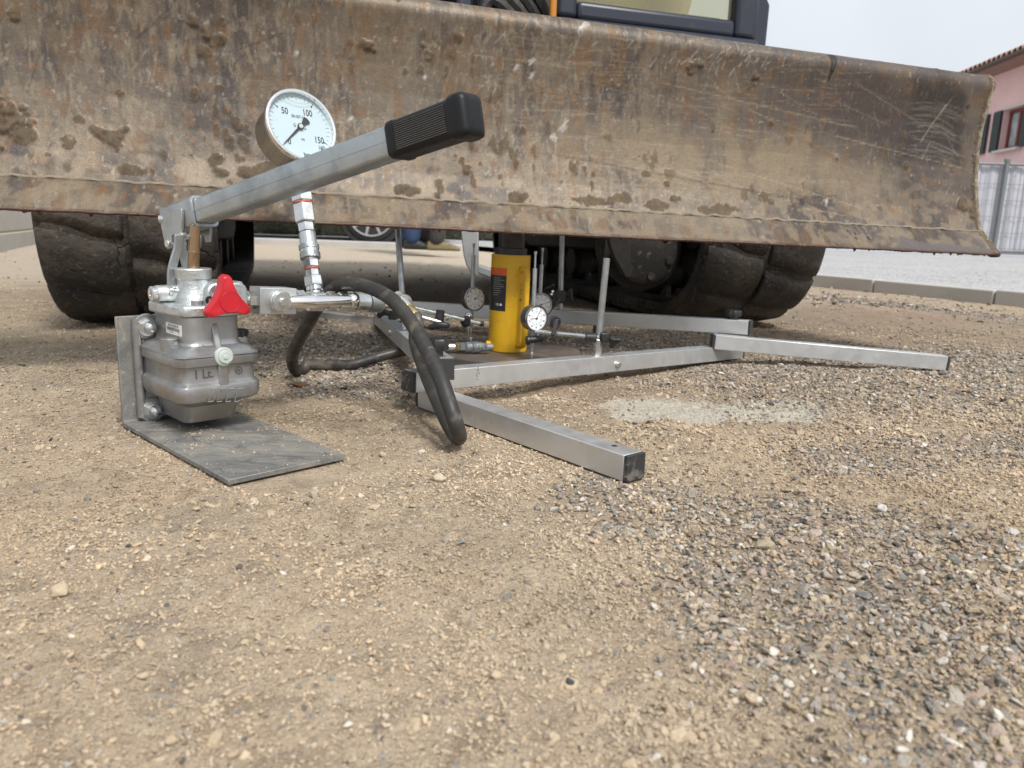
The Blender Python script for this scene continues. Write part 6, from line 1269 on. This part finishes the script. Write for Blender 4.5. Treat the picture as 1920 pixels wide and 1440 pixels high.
def indicator(label, px, py, Y, dia_px, tilt, top_px, thin_px, tip, lean, needle, mcase='darkcase', lower=None):
    c = at(px, py, Y); R_ = dia_px/2*pxm(c); v = nrm(C0-c); v = nrm(V(v[0], v[1], v[2]*.2)); rt = nrm(np.cross(ZZ, v)); 
    n = nrm(v*math.cos(math.radians(tilt))+rt*math.sin(math.radians(tilt))); e = nrm(nrm(V(lean, 0, 1))-n*np.dot(nrm(V(lean, 0, 1)), n)); x = np.cross(e, n)
    t = thing('dial_indicator', label, 'dial indicator', c-e*R_, 'dial indicators round the load plate'); D = .021
    mb = MB(); mb.lathe(c, n, [(-D, R_*.9), (-D+.0015, R_*.97), (-.004, R_*.98), (-.003, R_)], 48); cs_ = mb.build('case', MT[mcase], t, smooth=35)
    mb = MB(); mb.lathe(c, n, [(-.003, R_*.985), (-.0025, R_*1.02), (.0008, R_*1.02), (.0016, R_*.985), (.0012, R_*.91), (-.001, R_*.90)], 48, cap=False); mb.build('rim', MT['gaugecase'], t, smooth=50)
    mb = MB(); mb.lathe(c, n, [(-.002, R_*.92), (-.0008, R_*.92), (-.0008, 0)], 48); df = mb.build('dial_face', MT['dialsmall'], t, smooth=30)
    f = (c-n*.0005, x, e, n); mb = MB(f); X_, Y_ = V(1, 0, 0), V(0, 1, 0)
    for k in range(50):
        a = 2*math.pi*k/50; d = V(math.cos(a), math.sin(a), 0); w = V(-d[1], d[0], 0)*(.00022 if k % 5 else .00034); mb.face([d*R_*.84-w, d*R_*.90-w, d*R_*.90+w, d*R_*.84+w])
    for k in range(10):
        a = math.pi/2-2*math.pi*k/10; mb.text(str(k*10), V(math.cos(a)*R_*.70, math.sin(a)*R_*.70, 0), X_, Y_, R_*.20, .85)
    for k in range(40):
        a = 2*math.pi*k/40; a2 = a+.16; q = lambda b, r_: V(math.cos(b)*r_, math.sin(b)*r_, 0); mb.face([q(a, R_*.50), q(a2, R_*.50), q(a2, R_*.515), q(a, R_*.515)])
    for k in range(10):
        a = math.pi/2-2*math.pi*k/10; mb.text(str(k), V(math.cos(a)*R_*.40, math.sin(a)*R_*.40, 0), X_, Y_, R_*.12, .85)
    for a in (math.radians(97), math.radians(67)):
        d = V(math.cos(a), math.sin(a), 0); w = V(-d[1], d[0], 0)*.0013; mb.face([d*R_*.78, d*R_*.91-w, d*R_*.91+w])
    mb.build('dial_print', MT['print'], df, smooth=0, fixn=False)
    mb = MB((c+n*.0002, x, e, n))
    for a, l, w in needle:
        a = math.radians(a); d = V(math.cos(a), math.sin(a), 0); ww = V(-d[1], d[0], 0)*w; mb._add([-d*.003-ww, d*R_*l-ww*.4, d*R_*l+ww*.4, -d*.003+ww], [(0, 1, 2, 3)])
    mb.lathe(V(0, 0, 0), V(0, 0, 1), [(0, .0018), (.0006, .0015), (.0006, 0)], 16); mb.build('needles', MT['print'], df, smooth=0, fixn=False)
    ax = c-n*D*.55
    def onax(y): 
        lo, hi = -.3, .4
        for _ in range(40):
            m_ = (lo+hi)/2; P = ax+e*m_-C0
            if 720-FPX*(P@Uv)/(P@Dv) > y: lo = m_
            else: hi = m_
        return ax+e*lo
    mb = MB(); r_ = .0041; mb.cyl(ax+e*R_*.8, onax(top_px), r_, n=22, bev=.0006); mb.build('upper_stem', MT['zincmatte'], t, smooth=35)
    mb = MB(); mb.cyl(onax(top_px), onax(thin_px), .0019, n=16); mb.lathe(onax(thin_px), e, [(-.005, .0028), (0, .0030), (.001, .0022)], 16); mb.build('spindle_top', MT['steeldark' if mcase != 'darkcase' else 'zincmatte'], t, smooth=35)
    tz = PZ+.002; k = (ax[2]-tz)/e[2]; P_t = ax-e*k
    mb = MB(); mb.cyl(ax-e*R_*.8, ax-e*min(k*.72, R_+.034), .0040, n=22, bev=.0006); mb.build('lower_stem', MT['zincmatte'], t, smooth=35)
    mb = MB(); mb.cyl(ax-e*R_*.9, P_t+e*.012, .0019, n=14); mb.lathe(P_t, e, [(0, .0008), (.001, .0022), (.010, .0030), (.013, .0019)], 14); mb.build('plunger', MT['zinc'], t, smooth=35); return t, c, e, n, x, ax, R_
indicator('dark cased dial indicator with a bright white face, directly in front of the jack', 1006.5, 597, 1.415, 49.5, 36, 503, 472, None, .015, ((62, .80, .0006), (182, .62, .0006)))
I2 = indicator('dial indicator with a steel ball under its case, beside the black label of the jack', 891, 560.5, 1.585, 45, 33, 478, 457, None, .03, ((40, .80, .0005), (8, .35, .0006)))
mb = MB(); q = at(879, 592.5, 1.555); mb.lathe(q, ZZ, [(-.0075*math.cos(a), .0075*math.sin(a)+1e-4) for a in np.linspace(0, math.pi, 12)], 20); mb.lathe(q, V(-.02, 0, -1), [(.006, .0040), (.020, .0036), (.050, .0022)], 16)
root2 = I2[0]; mb.build('ball_joint', MT['chrome'], root2, smooth=60)
indicator('dial indicator half hidden behind the bright white faced one', 1015, 571, 1.66, 42, 20, 496, 466, None, .03, ((16, .80, .0005), (200, .3, .0005)))

# footprints kept clear of loose stones
OBST += [(PW(0, .07, 0), PW(.303, .07, 0), .062), (PC, PC+V(.001, 0, 0), .152)]
for F in (AF, BF, EF, CF): OBST.append((F[0], F[0]+F[1]*F[4], .014))
# ---- loose stones (after the objects, so that their footprints stay clear)
gm_ = scatter_mat('loose sandy grain', .95); sm_ = scatter_mat('loose gravel stone', .75)
lump = lambda x, y: sstep(.42, .66, fbm(x*11, y*11, 41, 4))
rgt = lambda x, y: sstep(.02, .30, x-.15*(y-.8)+.25*(fbm(x*6, y*6, 51, 3)-.5))
nA = scatter('sand_grains', 'grain', [(.3, .62, 330000), (.62, 1.0, 250000), (1.0, 1.5, 110000), (1.5, 2.4, 30000)], lambda x, y: (.30+.70*lump(x, y))*(1-.97*patch_mask(x, y))*(1-.55*gravel_mask(x, y)),
             lambda x, y, g: np.clip(g.lognormal(-6.36, .46, len(x)), .0007, .0065)*np.where(y > 1.0, 1.35, 1)*(1+.45*rgt(x, y)), GRAIN_PAL, GRAIN_W, 5, gm_, .9, .14, aniso=(.85, 1.2))
nB = scatter('gravel_stones', 'gravel', [(.3, .75, 62000), (.75, 1.2, 50000), (1.2, 1.9, 34000), (1.9, 3.2, 10000), (3.2, 5.2, 5000)], lambda x, y: gravel_mask(x, y)*(.45+.55*sstep(.38, .6, fbm(x*16, y*16, 61, 3)))+.008+.012*lump(x*.7+3, y*.7)+.06*rgt(x, y)*(1-.8*patch_mask(x, y)),
             lambda x, y, g: np.clip(g.lognormal(-5.28, .38, len(x)), .0018, .013)*np.where(y > 1.2, 1.25, 1)*np.where(y > 3, 1.8, 1), STONE_PAL, STONE_W, 6, sm_, .78, .12)
nC = scatter('sand_clods', 'grain', [(.34, 1.3, 5200), (1.3, 3.0, 1500)], lambda x, y: .05+.95*sstep(.45, .68, fbm(x*7, y*7, 48, 4)),
             lambda x, y, g: np.clip(g.lognormal(-5.15, .38, len(x)), .003, .015), GRAIN_PAL[:5], GRAIN_W[:5], 8, gm_, .75, .20, aniso=(.85, 1.15))
def near_foot(x, y):
    k = np.zeros_like(x)
    for p, q, w in OBST:
        d = cap_dist(x, y, p, q)-w; k = np.maximum(k, (d > 0)*sstep(.028, .0, d))
    return k*(.3+.7*sstep(.4, .6, fbm(x*30, y*30, 71, 3)))
nD = scatter('grit_by_bars', 'grain', [(.7, 1.3, 90000), (1.3, 2.0, 40000)], near_foot, lambda x, y, g: np.clip(g.lognormal(-5.9, .42, len(x)), .0012, .008), GRAIN_PAL, GRAIN_W, 15, gm_, .8, .10)
PALE = np.array([(.58, .54, .46), (.50, .46, .38), (.64, .60, .52), (.42, .38, .31)])
nE = scatter('pale_sand_grains', 'grain', [(.62, 1.0, 90000), (1.0, 1.6, 120000)], lambda x, y: patch_mask(x, y)**1.5*(.06+.5*sstep(.45, .65, fbm(x*35, y*35, 73, 3))), lambda x, y, g: np.clip(g.lognormal(-6.45, .40, len(x)), .0008, .004), PALE, np.array([.4, .3, .15, .15]), 16, gm_, .75, .14)
def on_plate(x, y):
    a = (x-PO[0])*PA[0]+(y-PO[1])*PA[1]; b = (x-PO[0])*PB[0]+(y-PO[1])*PB[1]
    return ((a > .02) & (a < .298) & (b > .005) & (b < .135))*(.02+.98*sstep(.55, .72, fbm(x*38, y*38, 91, 4))+.35*sstep(.06, .0, np.minimum(.30-a, np.minimum(b, .14-b))*2))
nF = scatter('dust_on_bracket', 'grain', [(.7, 1.1, 60000)], on_plate, lambda x, y, g: np.clip(g.lognormal(-6.5, .42, len(x)), .0006, .0035), GRAIN_PAL, GRAIN_W, 17, gm_, .8, .05, zf=.0066, clear=False)
print('SCATTER', nA, nB, nC, nD, nE)
# single stones that stand out in the photograph
def stone(px, py, size, colr, label, flat=.75, seed=1, rough=.85, name='loose_stone'):
    g = np.random.default_rng(seed); bm = bmesh.new(); n = 16
    for k in range(n):
        d = nrm(g.normal(size=3)); bm.verts.new(tuple(d*V(.5, .5*g.uniform(.7, .95), .5*flat)*size*g.uniform(.88, 1.1)))
    bmesh.ops.convex_hull(bm, input=bm.verts); bmesh.ops.delete(bm, geom=[v for v in bm.verts if not v.link_faces], context='VERTS')
    bmesh.ops.bevel(bm, geom=list(bm.edges), offset=size*.035, segments=1, affect='EDGES')
    P = gnd(px, py); P = gnd(px, py-0.22*size/pxm(P)); z = float(hz(np.array([P[0]]), np.array([P[1]]))[0])
    me = bpy.data.meshes.new(name); bm.to_mesh(me); bm.free()
    me.materials.append(mat(name+' surface', colr, rough, 0, [(160, tuple(c*.7 for c in colr), .45, .65, .7), (500, tuple(min(1, c*1.3) for c in colr), .55, .7, .5)], [(300, .5, .002)]))
    o = bpy.data.objects.new(name, me); COL.objects.link(o); o.location = (P[0], P[1], z+size*flat*.40); o.rotation_euler = (g.normal(0, .12), g.normal(0, .12), g.uniform(0, 6)); tag(o, label, 'stone')
stone(115, 1142, .0145, (.47, .38, .26), 'angular tan stone alone on bare sand, well in front of the steel bracket', .85, 3)
stone(1653, 960, .013, (.62, .60, .58), 'bright white pebble on the tan grains beyond the grey gravel', .75, 4)
stone(1432, 1043, .021, (.38, .31, .21), 'flat tan block lying in the middle of the grey gravel', .55, 11)
stone(822, 905, .020, (.50, .42, .30), 'pale crumbly sand clod on the ground in front of the hose tip', .5, 6)
stone(1108, 875, .012, (.44, .36, .26), 'small tan clod lying against the long side of the near bar', .6, 7)
stone(588, 935, .014, (.36, .31, .24), 'brownish clod in front of the corner of the steel bracket', .6, 8)
stone(1066, 1298, .0075, (.05, .055, .06), 'little black stone on bare sand just before the grey gravel begins', .8, 9)
stone(865, 1028, .009, (.24, .24, .23), 'flat grey stone pressed into the sand below the hose', .35, 10)
stone(1700, 920, .011, (.40, .33, .25), 'tan pebble on the sand just behind the bright white pebble', .6, 12)
stone(1885, 1075, .012, (.46, .40, .30), 'cream stone at the far edge of the grey gravel', .6, 13)
# dry leaf left of the hose
lf = MB(); P = gnd(558, 722, .004); pts = []
for k in range(14):
    a = 2*math.pi*k/14; pts.append(P+V(.014*math.cos(a)*(1+.2*math.sin(3*a)), .011*math.sin(a)*(1+.25*math.cos(2*a)), .002*math.sin(2*a)+.002))
lf._add([P+V(0, 0, .004)]+pts+[q-V(0, 0, .0007) for q in pts]+[P+V(0, 0, .0033)], [(0, 1+k, 1+(k+1) % 14) for k in range(14)]+[(29, 15+(k+1) % 14, 15+k) for k in range(14)]+[(1+k, 15+k, 15+(k+1) % 14, 1+(k+1) % 14) for k in range(14)])
tag(lf.build('dry_leaf', MT['rustleaf'], None, off=P), 'rusty brown dry leaf on the ground below the hose loop', 'leaf')
